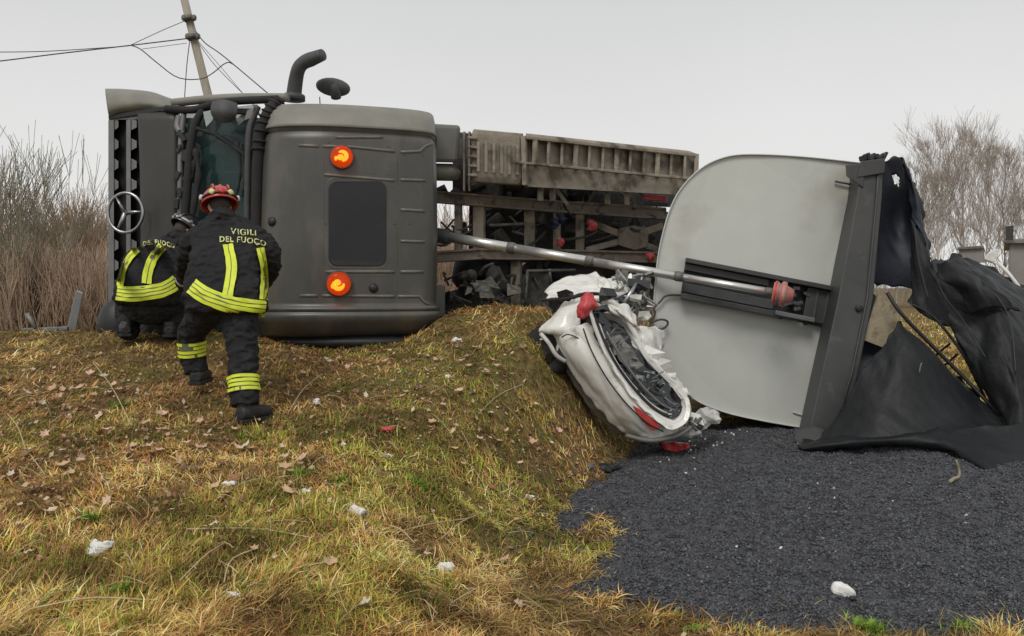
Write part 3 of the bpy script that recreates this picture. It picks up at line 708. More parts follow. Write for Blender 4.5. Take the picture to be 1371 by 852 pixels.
mb = MB(); mb.hexa([P(574, 382, 8.95), P(596, 382, 9.0), P(596, 430, 9.0), P(574, 430, 8.95)], [P(574, 382, 9.2), P(596, 382, 9.3), P(596, 430, 9.3), P(574, 430, 9.2)]); mb.build('mudguard', M['tank'], truck, smooth=False, bevel=.02)
mb = MB()
for k in range(60):
    x = random.uniform(596, 728); y = random.uniform(366, 424); s_k = random.uniform(.03, .10); c0_ = P(x, y, CY(x) - .15 + random.uniform(-.1, .3)); R_ = Matrix.Rotation(random.uniform(0, 3), 3, 'Y') @ Matrix.Rotation(random.uniform(0, 3), 3, 'X')
    if k % 3 == 0: mb.box(c0_, (s_k * 2.2, s_k * .7, s_k * .4), R_)
    elif k % 3 == 1: mb.lathe(c0_, R_ @ Vector((0, 1, .3)), [(-.03, s_k * .5), (-.03, s_k), (.02, s_k), (.03, s_k * .7), (.05, s_k * .3)], 12)
    else: mb.tube(cat_rom([c0_, c0_ + Vector((random.uniform(-.12, .12), -.05, random.uniform(-.1, .1))), c0_ + Vector((random.uniform(-.25, .25), 0, random.uniform(-.2, .2)))], 7), random.uniform(.012, .03), 7)
tag(mb.build('crushed_suspension', M['oil'], truck, smooth=False, bevel=.004), kind='stuff')
mb = MB()
for k in range(8):
    x = random.uniform(625, 690); y = random.uniform(372, 402); c0_ = P(x, y, CY(x) - .35); s_k = random.uniform(.05, .11)
    mb.patch([[c0_ + Vector((random.uniform(-s_k, 0), 0, random.uniform(0, s_k))), c0_ + Vector((random.uniform(0, s_k), 0, random.uniform(0, s_k)))], [c0_ + Vector((random.uniform(-s_k, 0), -.03, -random.uniform(0, s_k))), c0_ + Vector((random.uniform(0, s_k * 1.5), 0, -random.uniform(0, s_k)))]], 5, 5, amp=.02, fr=8, seed=k)
tag(mb.build('broken_castings', M['grime'], truck, smooth=False, solid=.015), kind='stuff')
mb = MB(); mb.hexa([P(594, 392, 9.6), P(735, 360, 9.9), P(735, 440, 9.9), P(594, 440, 9.6)], [P(594, 392, 9.9), P(735, 360, 10.2), P(735, 440, 10.2), P(594, 440, 9.9)]); mb.hexa([P(730, 352, 10.3), P(895, 346, 11.2), P(895, 400, 11.2), P(730, 420, 10.3)], [P(730, 352, 10.5), P(895, 346, 11.4), P(895, 400, 11.4), P(730, 420, 10.5)])
mb.build('belly_plate', M['oil'], truck, smooth=False)
# coloured bits
cbeam(862, 264, 893, 266, 7, .08, 'red', 'tail_lamp', -.35); cbeam(862, 272, 895, 274, 4, .08, 'black', 'tail_lamp_base', -.35)
for (x, y, s, m_) in ((793, 302, .10, 'pink'), (750, 325, .075, 'pink'), (870, 345, .085, 'pink'), (752, 293, .10, 'blue'), (742, 300, .09, 'blue'), (765, 252, .1, 'blue')):
    s *= .72; c0_ = CP(x, y, -.06); mb = MB(); mb.patch([[c0_ + Vector((-s, 0, s * .7)), c0_ + Vector((0, -.03, s)), c0_ + Vector((s * .7, 0, s * .5))], [c0_ + Vector((-s * .6, -.04, 0)), c0_ + Vector((0, -.06, .01)), c0_ + Vector((s, -.03, -.01))], [c0_ + Vector((-s * .9, 0, -s * .6)), c0_ + Vector((0, -.03, -s)), c0_ + Vector((s * .5, 0, -s * .8))]], 10, 10, amp=s * .5, fr=14, seed=x)
    mb.build('cloth_rag' if m_ == 'pink' else 'blue_bracket', M[m_], truck, solid=.008)
# hydraulic ram
R0 = P(560, 311, 8.95); R1 = P(1048, 394, 7.72)
def rp(x):
    t = (x - 560) / (1048 - 560.); iz = (1 - t) / 8.95 + t / 7.72; Y = 1 / iz
    return P(x, 311 + (394 - 311) * t, Y)
ax = (R1 - R0).normalized()
ram = MB().lathe(rp(560), ax, [(0, .085), ((rp(598) - rp(560)).length, .085), ((rp(602) - rp(560)).length, .06)], 20).build('ram_sleeve', M['plast'], truck)
segs = [(600, 690, .056), (690, 795, .050), (795, 915, .046), (915, 1036, .037)]
for (a_, b_, r) in segs:
    L = (rp(b_) - rp(a_)).length
    st = MB().lathe(rp(a_), ax, [(0, r), (L, r)], 20).build('ram_stage', M['steel'], truck)
    MB().lathe(rp(b_), -ax, [(0, r * 1.05), (.03, r * 1.14), (.07, r * 1.14), (.09, r * 1.0)], 20).build('ram_collar', M['grime'], st)
hd = MB().lathe(rp(1034), ax, [(0, .05), (.004, .105), (.04, .118), (.05, .10), (.075, .10), (.085, .125), (.115, .125), (.13, .09), (.2, .06)], 28).build('ram_head', mat('worn_pinkish_red_paint', (.45, .10, .09), (.55, .28, .25), rough=.5, scale=14), truck)
for o_, r_ in ((.046, .112), (.080, .118), (.118, .122)): MB().lathe(rp(1034) + ax * o_, ax, [(-.006, r_), (.008, r_)], 28).build('head_ring', M['side'], hd)
MB().lathe(rp(1034) + ax * .025, ax, [(-.008, .119), (.008, .121)], 28).build('head_ring', M['red'], hd)

# ================================================================ TIPPER BODY
tip = thing('tipper_body', (2.5, 8.1, .15), 'pale grey half-round tipper body tipped on its side, its end plate facing us', 'tipper body')
PY = lambda x, y: 8.28 + (x - 1000) * .0003
outl = [(1152, 219), (1100, 213), (1050, 209), (1010, 207.5), (985, 208.5), (965, 213), (945, 222), (926, 237), (910, 256), (898, 279), (889, 308), (882, 340), (878, 375), (876, 410), (879, 445), (886, 478), (897, 502), (915, 523),
        (940, 540), (975, 553), (1015, 562), (1060, 570), (1095, 575), (1112, 480), (1135, 330)]
plate = MB()
# grid-filled plate, slightly dished
o3 = [P(x, y, PY(x, y)) for x, y in outl]; cen = sum(o3, Vector()) / len(o3); vs = [cen + Vector((0, .03, 0))]; fs = []; nr = 10; n = len(o3)
for r in range(1, nr + 1):
    for p in o3:
        t = r / nr; q = cen.lerp(p, t); q.y += .03 * (1 - t * t) + .008 * math.sin(q.x * 5 + q.z * 3); vs.append(q)
for k in range(n): fs.append((0, 1 + k, 1 + (k + 1) % n))
for r in range(1, nr):
    for k in range(n): fs.append((1 + (r - 1) * n + k, 1 + r * n + k, 1 + r * n + (k + 1) % n, 1 + (r - 1) * n + (k + 1) % n))
plate.add(vs, fs); pt = plate.tree(); po_ = plate.build('end_plate', M['tip'], tip, smooth=False); po_.data.shade_smooth()
mb = MB(); mb.prism([p + Vector((0, .004, 0)) for p in o3], (0, .012, 0)); mb.build('plate_backing', M['tip'], tip, smooth=False)
# lip round the plate and the shell going back
vd = Vector((.31, 1, 0)).normalized()
mb = MB(); arc = outl[:23]; a3 = cat_rom([P(x, y, PY(x, y)) for x, y in arc], 70)
vs = []; depths = (-.03, .0, .6, 1.8, 3.4, 4.6)
for p in a3:
    for d in depths: vs.append(p + vd * d + (Vector((0, 0, .0))))
fs = [(i * 6 + j, (i + 1) * 6 + j, (i + 1) * 6 + j + 1, i * 6 + j + 1) for i in range(69) for j in range(5)]
mb.add(vs, fs); mb.build('shell', M['tip'], tip, solid=.012)
MB().tube([p + Vector((0, -.012, 0)) for p in a3], .005, 6).build('plate_edge_lip', M['tip'], tip)
# ram channel on the plate
def TP(x, y, o=0.): return P(x, y, PY(x, y) - o)
mb = MB()
ch = [(918, 346), (1124, 386), (1115, 438), (911, 398)]
mb.hexa([TP(x, y, .02) for x, y in ch], [TP(x, y, -.03) for x, y in ch]); chan = mb.build('ram_channel', M['black'], tip, smooth=False)
def lerp2(a, b, t): return (a[0] + (b[0] - a[0]) * t, a[1] + (b[1] - a[1]) * t)
def chq(u0, u1, v0, v1, o1, o0, m, name, bev=.008):
    def uv(u, v): return lerp2(lerp2(ch[0], ch[1], u), lerp2(ch[3], ch[2], u), v)
    q = [uv(u0, v0), uv(u1, v0), uv(u1, v1), uv(u0, v1)]
    mb = MB(); mb.hexa([TP(x, y, o1) for x, y in q], [TP(x, y, o0) for x, y in q]); return mb.build(name, M[m], chan, smooth=False, bevel=bev)
chq(0, 1, -.02, .10, .17, 0, 'dark', 'channel_flange'); chq(0, .78, .88, 1.03, .17, 0, 'dark', 'channel_flange'); chq(0, .55, .12, .30, .10, .0, 'dark', 'channel_side'); chq(0, .6, .62, .86, .08, 0, 'plast', 'channel_side')
chq(.80, 1.0, .12, .98, .10, 0, 'dark', 'channel_cover'); chq(.86, .88, .14, .96, .115, 0, 'plast', 'channel_rib'); chq(.93, .95, .14, .96, .115, 0, 'plast', 'channel_rib')
chq(.62, .88, .86, .98, .20, .1, 'strut', 'release_lever')
mb = MB()
for k in range(16): 
    u = random.uniform(.66, .8); v = random.uniform(.2, .8); x, y = lerp2(lerp2(ch[0], ch[1], u), lerp2(ch[3], ch[2], u), v)
    mb.box(TP(x, y, random.uniform(.05, .13)), (.07, .04, .035), Matrix.Rotation(random.uniform(-.6, .6), 3, 'Y'))
tag(mb.build('ram_bracket', M['plast'], chan, smooth=False, bevel=.004), kind='stuff')
# cable with clips
cab = [(872, 432), (877, 420), (876, 413), (884, 404), (893, 396), (915, 396), (940, 401), (975, 408), (1010, 415), (1050, 425), (1108, 439)]
MB().tube(cat_rom([TP(x, y, .05) for x, y in cab], 60), .011, 6).build('cable', M['wire'], tip)
MB().tube(cat_rom([TP(x, y, .09) for x, y in ((872, 432), (884, 428), (893, 430), (893, 436), (884, 441), (868, 438))], 24), .012, 6).build('cable', M['wire'], tip)
for x, y in ((935, 400), (962, 405), (990, 411), (1018, 417), (1045, 424), (1078, 432)):
    MB().box(TP(x, y, .05), (.03, .05, .05)).build('cable_clip', M['plast'], tip, smooth=False, bevel=.004)
# weld marks / small handle on plate
MB().tube([TP(1118, 243, .03), TP(1150, 249, .04)], .012, 6).build('stay_rod', M['dark'], tip)
MB().tube(cat_rom([TP(1062, 552, .01), TP(1075, 556, .012), TP(1094, 556, .012)], 8), .008, 5).build('weld_bead', M['whitein'], tip)
# dark rim beam
def BY(y): return float(np.interp(y, [200, 600], [7.90, 7.55]))
mb = MB(); bl = [(1152, 218), (1148, 262), (1122, 400), (1100, 500), (1080, 592)]; br = [(1182, 216), (1181, 260), (1169, 400), (1150, 495), (1124, 600)]
fr = [[P(x0, y0, BY(y0)), P(x1, y1, BY(y1)), P(x1, y1, BY(y1)) + Vector((.12, .34, 0)), P(x0, y0, BY(y0)) + Vector((.12, .55, 0))] for (x0, y0), (x1, y1) in zip(bl, br)]
vv_ = [p for q in fr for p in q]; ff_ = [(4 * i + k, 4 * i + (k + 1) % 4, 4 * i + 4 + (k + 1) % 4, 4 * i + 4 + k) for i in range(4) for k in range(4)] + [(3, 2, 1, 0), (16, 17, 18, 19)]
mb.add(vv_, ff_); beam = mb.build('rim_beam', M['dark'], tip, smooth=False, bevel=.012)
mb = MB(); mb.tube([P(x, y, BY(y) - .01) for x, y in ((1176, 222), (1174, 262), (1161, 400), (1141, 497), (1115, 590))], .012, 6); mb.build('beam_edge_fold', M['dark'], beam)
mb = MB(); mb.hexa([P(1152, 216, 7.83), P(1185, 212, 7.83), P(1184, 232, 7.83), P(1148, 238, 7.83)], [P(1152, 216, 8.2), P(1185, 212, 8.2), P(1184, 232, 8.2), P(1148, 238, 8.2)])
mb.hexa([P(1132, 221, 7.84), P(1158, 219, 7.84), P(1156, 252, 7.84), P(1133, 236, 7.84)], [P(1132, 221, 8.02), P(1158, 219, 8.02), P(1156, 252, 8.02), P(1133, 236, 8.02)])
mb.build('corner_bracket', M['dark'], tip, smooth=False, bevel=.008)
for k in range(6):
    x = 1155 + k * 5.4; MB().box(P(x, 212 - (k % 2) * 1.5, 7.9), (.025, .12, .05 + .02 * (k % 3)), Matrix.Rotation(random.uniform(-.5, .5), 3, 'Y')).build('latch_tooth', M['black'], tip, smooth=False, bevel=.003)
MB().lathe(P(1150, 413, BY(413) - .012), Vector((0, -1, 0)), [(0, .035), (.015, .035), (.018, .02)], 12).build('beam_bolt', M['black'], tip)
mb = MB(); mb.patch([[(1066, 578, 7.6), (1092, 572, 7.5), (1120, 585, 7.45)], [(1064, 590, 7.45), (1092, 592, 7.3), (1124, 592, 7.3)], [(1072, 600, 7.4), (1095, 604, 7.25), (1120, 604, 7.3)]], 12, 10, amp=.01)
mb.build('bent_beam_end', M['dark'], tip, solid=.03)

# ================================================================ TARPAULIN
tarp = thing('tarpaulin', (4.3, 7.6, .1), 'torn black tarpaulin hanging off the tipper body and heaped over the gravel', 'tarpaulin')
def hole(u, v): return ((u - .56) / .085) ** 2 + ((v - .20) / .045) ** 2 < 1
mb = MB()
mb.patch([[(1166, 222, 8.05), (1190, 214, 8.1), (1207, 210, 8.15)], [(1166, 250, 8.05), (1200, 250, 8.2), (1219, 240, 8.2)], [(1160, 300, 8.05), (1202, 300, 8.3), (1232, 290, 8.1)],
          [(1155, 345, 8.0), (1200, 345, 8.15), (1243, 345, 8.0)], [(1150, 374, 8.0), (1200, 384, 8.1), (1246, 392, 8.0)]], 30, 44, amp=.022, fr=3, skip=hole, seed=3, ridge=True)
mb.build('hanging_lining', M['tarpin'], tarp, solid=.006)
mb = MB()
mb.patch([[(1206, 211, 8.12), (1210, 216, 8.05), (1216, 225, 8.1)], [(1213, 238, 8.1), (1222, 245, 8.0), (1230, 262, 8.1)], [(1217, 272, 8.05), (1232, 290, 7.95), (1239, 305, 8.05)],
          [(1226, 300, 7.95), (1240, 325, 7.85), (1247, 350, 7.95)]], 14, 30, amp=.02, fr=6, seed=8, ridge=True)
mb.build('torn_strip', M['tarpin'], tarp, solid=.006)
mb = MB()
mb.patch([[(1217, 292, 7.75), (1220, 293, 7.72), (1224, 296, 7.75)], [(1219, 340, 7.7), (1230, 335, 7.62), (1243, 338, 7.7)], [(1220, 385, 7.65), (1240, 382, 7.55), (1258, 380, 7.62)],
          [(1219, 408, 7.6), (1246, 425, 7.5), (1272, 425, 7.55)], [(1232, 420, 7.58), (1262, 432, 7.5), (1276, 440, 7.55)]], 18, 34, amp=.018, fr=4, seed=5, ridge=True)
mb.build('hanging_flap', M['tarp'], tarp, solid=.006)
# big lower sheet: triangle spreading from the beam to the right over gravel
mb = MB()
mb.patch([[(1205, 428, 7.55), (1212, 436, 7.55), (1222, 447, 7.55), (1232, 458, 7.55)],
          [(1190, 452, 7.5), (1215, 458, 7.4), (1245, 468, 7.42), (1266, 490, 7.5)],
          [(1160, 490, 7.45), (1200, 498, 7.25), (1255, 502, 7.28), (1300, 522, 7.4)],
          [(1135, 535, 7.4), (1185, 545, 7.1), (1260, 535, 7.15), (1332, 548, 7.3)],
          [(1105, 575, 7.3), (1180, 572, 7.0), (1270, 562, 7.0), (1362, 568, 7.15)],
          [(1080, 598, 7.1), (1160, 596, 6.95), (1270, 580, 6.85), (1366, 574, 7.0)]], 60, 48, amp=.020, fr=2.0, seed=1, ridge=True)
mb.build('spread_sheet', M['tarp'], tarp, solid=.008)
mb = MB()   # folded hem lying on the gravel
mb.patch([[(1072, 592, 7.25), (1130, 584, 7.1), (1200, 582, 7.0), (1262, 572, 6.9), (1330, 570, 6.8), (1400, 566, 6.8)], [(1070, 600, 7.0), (1130, 590, 6.85), (1200, 586, 6.85), (1262, 580, 6.8), (1330, 585, 6.7), (1400, 590, 6.7)],
          [(1085, 606, 7.0), (1130, 600, 6.85), (1200, 596, 6.85), (1262, 592, 6.7), (1330, 612, 6.4), (1400, 620, 6.4)], [(1092, 604, 7.1), (1132, 602, 7.0), (1200, 598, 6.95), (1270, 604, 6.65), (1330, 632, 6.2), (1400, 648, 6.15)]], 60, 24, amp=.018, fr=2.4, seed=4, ridge=True)
mb.build('hem_fold', M['tarp'], tarp, solid=.012)
# inner panel beside the beam
mb = MB()
mb.patch([[(1140, 380, 8.0), (1155, 386, 8.0), (1172, 392, 8.0)], [(1130, 440, 7.95), (1150, 452, 7.95), (1196, 456, 7.9)], [(1118, 500, 7.8), (1146, 500, 7.8), (1190, 480, 7.8)], [(1095, 590, 7.6), (1125, 580, 7.55), (1160, 545, 7.6)]], 20, 34, amp=.02, fr=4, seed=12, ridge=True)
mb.build('inner_lining', M['tarpin'], tarp, solid=.006)
# heap on the right
mb = MB()
mb.patch([[(1240, 352, 7.9), (1262, 346, 8.2), (1286, 343, 8.4), (1310, 350, 8.5), (1332, 362, 8.5), (1360, 378, 8.5), (1420, 400, 8.6)],
          [(1244, 365, 7.7), (1270, 366, 7.9), (1300, 362, 8.0), (1325, 372, 7.9), (1350, 385, 7.9), (1375, 395, 8.0), (1430, 420, 8.1)],
          [(1248, 398, 7.6), (1275, 405, 7.6), (1305, 405, 7.55), (1335, 400, 7.45), (1358, 410, 7.5), (1385, 425, 7.6), (1440, 450, 7.7)],
          [(1262, 425, 7.55), (1285, 445, 7.45), (1310, 450, 7.35), (1340, 445, 7.2), (1365, 450, 7.2), (1395, 470, 7.2), (1450, 490, 7.3)],
          [(1276, 455, 7.5), (1295, 480, 7.35), (1320, 490, 7.2), (1348, 490, 7.05), (1370, 500, 7.0), (1400, 520, 7.0), (1450, 540, 7.1)],
          [(1292, 490, 7.45), (1310, 515, 7.3), (1335, 530, 7.1), (1355, 540, 6.95), (1375, 555, 6.85), (1405, 570, 6.85), (1450, 590, 6.9)],
          [(1318, 530, 7.4), (1330, 550, 7.2), (1345, 570, 6.95), (1362, 590, 6.8), (1380, 605, 6.7), (1405, 620, 6.7), (1450, 640, 6.7)]], 80, 80, amp=.036, fr=2.0, seed=2, ridge=True)
mb.build('heaped_sheet', M['tarp'], tarp, solid=.008)
mb = MB()   # bulge in front
mb.patch([[(1252, 352, 7.7), (1270, 348, 7.6), (1295, 352, 7.6)], [(1262, 375, 7.5), (1290, 372, 7.35), (1318, 378, 7.45)], [(1288, 395, 7.4), (1312, 392, 7.3), (1342, 400, 7.35)], [(1300, 420, 7.4), (1330, 410, 7.3), (1366, 418, 7.4)]], 24, 24, amp=.022, fr=3, seed=21, ridge=True)
mb.build('sheet_fold', M['tarp'], tarp, solid=.008)
for q_ in ([(1246, 345, 7.7), (1262, 392, 7.42), (1290, 430, 7.3), (1320, 480, 7.1)], [(1290, 356, 7.8), (1330, 392, 7.35), (1352, 430, 7.2), (1360, 500, 6.98)], [(1224, 300, 7.68), (1230, 350, 7.58), (1243, 400, 7.46)]):
    MB().tube(cat_rom([P(*q) for q in q_], 24), .006, 5).build('tarpaulin_seam', M['black'], tarp)
MB().tube(cat_rom([P(1231, 500, 7.2), P(1232, 492, 7.2), P(1234, 486, 7.2)], 6), .006, 5).build('strap_end', M['strut'], tarp)
# border cord along the opening
MB().tube(cat_rom([P(*q) for q in ((1188, 392, 7.6), (1205, 418, 7.52), (1240, 455, 7.5), (1290, 505, 7.42), (1345, 562, 7.2))], 40), .018, 6).build('edge_rope', M['black'], tarp)
MB().tube(cat_rom([P(*q) for q in ((1222, 408, 7.55), (1250, 425, 7.5), (1285, 468, 7.45), (1310, 515, 7.42), (1322, 540, 7.4))], 40), .014, 6).build('edge_rope', M['black'], tarp)
tag(MB().tube([P(1250, 478, 7.8), P(1272, 460, 7.75)], .012, 6).build('tarpaulin_bow', M['black']), 'thin upper dark rod crossing the gap in the tarpaulin', 'rod', 'rods across the tarpaulin gap')
tag(MB().tube([P(1264, 490, 7.8), P(1282, 474, 7.75)], .012, 6).build('tarpaulin_bow', M['black']), 'thin lower dark rod crossing the gap in the tarpaulin', 'rod', 'rods across the tarpaulin gap')
mb = MB(); q = [P(1176, 394, 7.78), P(1208, 420, 7.76), P(1188, 468, 7.72), P(1155, 455, 7.74)]; mb.hexa(q, [p + Vector((0, .03, 0)) for p in q])
tag(mb.build('plywood_board', M['ply'], smooth=False, bevel=.004), 'muddy tan board showing beside the dark beam in the tarpaulin opening', 'board')

# ================================================================ CRUSHED CAR
car = thing('crushed_car', (1.2, 7.3, .2), 'crushed white car wedged between the grass bank and the tipper body', 'car')
def cp(name, rows, m='white', nu=26, nv=18, amp=.018, fr=7, sd=0, th=.010, parent=car, **k):
    mb = MB(); mb.patch(rows, nu, nv, amp=amp, fr=fr, seed=sd, **k); return mb.build(name, M[m], parent, solid=th)
bon = cp('bonnet', [[(729, 392, 7.5), (745, 377, 7.6), (770, 370, 7.7), (797, 365, 7.75)], [(734, 396, 7.35), (755, 388, 7.4), (785, 383, 7.45), (815, 378, 7.5)], [(731, 401, 7.3), (757, 397, 7.28), (790, 392, 7.3), (820, 395, 7.35)]], amp=.02, sd=1)
cp('bonnet_edge', [[(797, 366, 7.75), (812, 376, 7.6), (835, 377, 7.6), (858, 381, 7.6)], [(800, 380, 7.45), (815, 388, 7.4), (830, 388, 7.45), (846, 386, 7.5)], [(802, 385, 7.4), (812, 394, 7.35), (822, 395, 7.38), (835, 391, 7.45)]], amp=.018, sd=9)
cp('rear_wing', [[(762, 399, 7.35), (768, 400, 7.3), (780, 396, 7.3)], [(742, 420, 7.25), (758, 420, 7.15), (778, 412, 7.18)], [(722, 440, 7.22), (748, 440, 7.08), (777, 432, 7.12)], [(725, 447, 7.25), (752, 449, 7.1), (781, 457, 7.12)]], amp=.02, sd=2)
cp('side_panel', [[(742, 446, 7.2), (758, 440, 7.05), (775, 436, 7.0), (788, 432, 7.1)],
                  [(746, 470, 7.2), (768, 470, 7.0), (788, 462, 6.95), (800, 458, 7.05)],
                  [(770, 508, 7.2), (794, 505, 6.98), (812, 497, 6.92), (824, 490, 7.0)],
                  [(802, 548, 7.15), (824, 544, 6.95), (843, 535, 6.9), (856, 528, 6.98)],
                  [(832, 578, 7.15), (852, 572, 6.95), (872, 564, 6.9), (888, 560, 6.98)],
                  [(846, 586, 7.2), (868, 589, 7.0), (890, 584, 6.95), (904, 570, 7.0)],
                  [(866, 588, 7.3), (890, 589, 7.15), (910, 583, 7.1), (925, 575, 7.1)]], nu=34, nv=60, amp=.020, fr=4.2, sd=3, ridge=True)
MB().tube(cat_rom([P(781, 440, 6.96), P(792, 470, 6.91), P(812, 506, 6.88), P(838, 540, 6.86), P(866, 566, 6.85), P(888, 578, 6.88)], 30), .007, 6).build('panel_gap', M['rubber'], car)
MB().tube(cat_rom([P(752, 452, 7.02), P(760, 448, 6.99), P(772, 452, 6.985), P(781, 458, 6.99)], 12), .006, 6).build('panel_gap', M['rubber'], car)
cp('sill', [[(745, 470, 7.3), (750, 472, 7.22)], [(765, 510, 7.3), (775, 510, 7.22)], [(795, 552, 7.28), (806, 550, 7.2)], [(828, 582, 7.25), (838, 580, 7.2)]], 'tank', amp=.015, nv=30, nu=8)
ro_ = [(783, 401, 7.08), (790, 422, 7.0), (800, 452, 6.93), (816, 487, 6.89), (838, 522, 6.87), (866, 554, 6.86), (894, 573, 6.87), (914, 570, 6.92), (925, 552, 6.98), (919, 530, 7.06), (896, 504, 7.12), (872, 480, 7.15), (857, 458, 7.18), (846, 434, 7.22), (832, 416, 7.24), (806, 408, 7.2)]
ri_ = [(796, 420, 7.12), (800, 436, 7.04), (809, 458, 6.98), (824, 487, 6.94), (845, 516, 6.92), (870, 543, 6.91), (893, 558, 6.92), (906, 558, 6.97), (912, 548, 7.02), (907, 534, 7.09), (887, 513, 7.15), (863, 489, 7.18), (846, 466, 7.21), (836, 446, 7.25), (824, 432, 7.26), (808, 427, 7.2)]
def closed(pts, n):
    k = len(pts); ex = [pts[-1]] + pts + pts[:2]; full = cat_rom(ex, (k + 2) * 8 + 1); return full[8:8 + k * 8]
A_ = closed([P(*q) for q in ro_], 0); B_ = closed([P(*q) for q in ri_], 0); n_ = len(A_); mb = MB(); vs = []
for i in range(n_):
    a0, b0 = A_[i], B_[i]; w1 = mnoise.fractal(a0 * 7, 1, 2, 3) * .014; m1 = a0.lerp(b0, .12) + Vector((w1, -.030 + w1, w1)); m2 = a0.lerp(b0, .50) + Vector((w1, -.030 + w1 * .5, 0)); m3 = a0.lerp(b0, .56) + Vector((0, -.004, 0))
    vs += [a0 + Vector((0, .06, 0)), a0, m1, m2, m3, b0 + Vector((0, .05, 0))]
mb.add(vs, [(i * 6 + k, ((i + 1) % n_) * 6 + k, ((i + 1) % n_) * 6 + k + 1, i * 6 + k + 1) for i in range(n_) for k in range(5)])
mb.build('window_frame', M['white'], car, solid=.006, smooth=False)
rg = B_
rg2 = [p.lerp(P(862, 500, 7.1), .02) + Vector((0, .01, 0)) for p in rg]
MB().tube(rg2, .013, 6).build('window_seal', M['rubber'], car)
rg3 = [p.lerp(P(862, 500, 7.1), .09) + Vector((0, .03, 0)) for p in rg]
MB().tube(rg3, .010, 6).build('window_trim', M['whitein'], car)
# glass / interior
cp('broken_window', [[(804, 432, 7.14), (820, 432, 7.18), (836, 438, 7.2)], [(808, 462, 7.02), (828, 455, 7.12), (846, 458, 7.2)], [(838, 515, 6.98), (856, 500, 7.1), (870, 486, 7.18)], [(872, 548, 6.95), (886, 530, 7.05), (898, 516, 7.14)], [(900, 562, 6.95), (910, 552, 7.0), (916, 540, 7.05)]], 'ogl', nu=18, nv=40, amp=.05, fr=6, sd=5)
mb = MB()
for k in range(20):
    t = random.random(); cx = 815 + 85 * t + random.uniform(-14, 14); cy = 450 + 100 * t + random.uniform(-14, 14); s = random.uniform(.015, .05)
    mb.box(P(cx, cy, 7.0 + random.uniform(-.04, .08)), (s * 1.6, s, s * .35), Matrix.Rotation(random.uniform(0, 3), 3, 'Y') @ Matrix.Rotation(random.uniform(0, 3), 3, 'X'))
mb.build('glass_shards', mat('crazed_glass', (.06, .065, .07), (.30, .32, .33), rough=.2, scale=30), car, smooth=False).__setitem__('kind', 'stuff')
cp('seat_cloth', [[(812, 450, 7.1), (830, 448, 7.12)], [(826, 478, 7.02), (846, 470, 7.08)], [(845, 500, 7.0), (862, 490, 7.05)]], 'tank', nu=10, nv=16, amp=.05, fr=8, sd=6)
# crushed pillars & wraps on the upper right
cp('roof_panel', [[(808, 400, 7.3), (822, 404, 7.25), (838, 412, 7.3), (850, 424, 7.35)], [(806, 406, 7.2), (820, 416, 7.15), (838, 424, 7.2), (852, 436, 7.28)], [(812, 412, 7.25), (824, 424, 7.2), (838, 434, 7.25), (850, 444, 7.35)]], amp=.03, sd=7)
cp('rear_door_skin', [[(852, 438, 7.4), (870, 440, 7.45), (888, 443, 7.5)], [(856, 455, 7.35), (874, 452, 7.4), (888, 460, 7.5)], [(866, 474, 7.35), (876, 478, 7.4), (885, 482, 7.5)]], 'whitein', amp=.04, sd=11)
cp('crumpled_roof_side', [[(846, 456, 7.2), (858, 462, 7.3), (872, 476, 7.4)], [(868, 482, 7.15), (880, 484, 7.3), (892, 496, 7.4)], [(896, 512, 7.1), (906, 510, 7.25), (912, 516, 7.35)], [(914, 534, 7.05), (922, 530, 7.2), (926, 536, 7.3)]], amp=.03, sd=13, nv=30)
cp('crumpled_boot_lid', [[(895, 572, 7.05), (915, 566, 7.1), (938, 548, 7.3), (955, 545, 7.45)], [(905, 578, 7.05), (925, 574, 7.1), (945, 562, 7.3), (962, 552, 7.45)], [(908, 584, 7.1), (930, 582, 7.15), (948, 572, 7.3), (964, 560, 7.45)]], 'whitein', amp=.06, fr=9, sd=14)
cp('inner_pillar', [[(786, 404, 7.2), (794, 402, 7.2)], [(800, 430, 7.1), (812, 426, 7.15)], [(812, 440, 7.15), (824, 434, 7.2)]], 'ogl', nu=8, nv=16, amp=.01)
MB().tube(cat_rom([P(790, 400, 7.2), P(815, 402, 7.18), P(833, 418, 7.2), P(846, 440, 7.2), P(856, 458, 7.2)], 24), .028, 8).build('roof_rail', M['white'], car)
MB().tube(cat_rom([P(724, 447, 7.15), P(735, 460, 7.1), P(745, 476, 7.1), P(757, 484, 7.12)], 16), .02, 8).build('bumper_strip', M['whitein'], car)
MB().tube(cat_rom([P(725, 402, 7.25), P(757, 400, 7.2), P(785, 394, 7.2)], 16), .014, 8).build('bonnet_seal', M['rubber'], car)
mb = MB(); c_ = P(735, 470, 7.35); mb.lathe(c_, Vector((-.5, -.8, .2)), [(-.1, .16), (-.08, .24), (.08, .24), (.1, .16), (.06, .1)], 22); mb.build('wheel', M['rubber'], car)
def folded(px, py, Y, s_k, seed, m='white', name='torn_panel'):
    r = random.Random(seed); c0_ = P(px, py, Y); n = r.randint(5, 7); an0 = r.uniform(0, 6); mb = MB(); V = [c0_ + Vector((0, -s_k * r.uniform(.1, .5), 0))]; k_ = []
    for i in range(n):
        a = an0 + 2 * math.pi * i / n; q = s_k * r.uniform(.5, 1.35); V.append(c0_ + Vector((math.cos(a) * q * 1.25, r.uniform(-.4, .4) * s_k, math.sin(a) * q * .8)))
    mb.add(V, [(0, 1 + i, 1 + (i + 1) % n) for i in range(n)]); return mb.build(name, M[m], car, smooth=False, solid=.006)
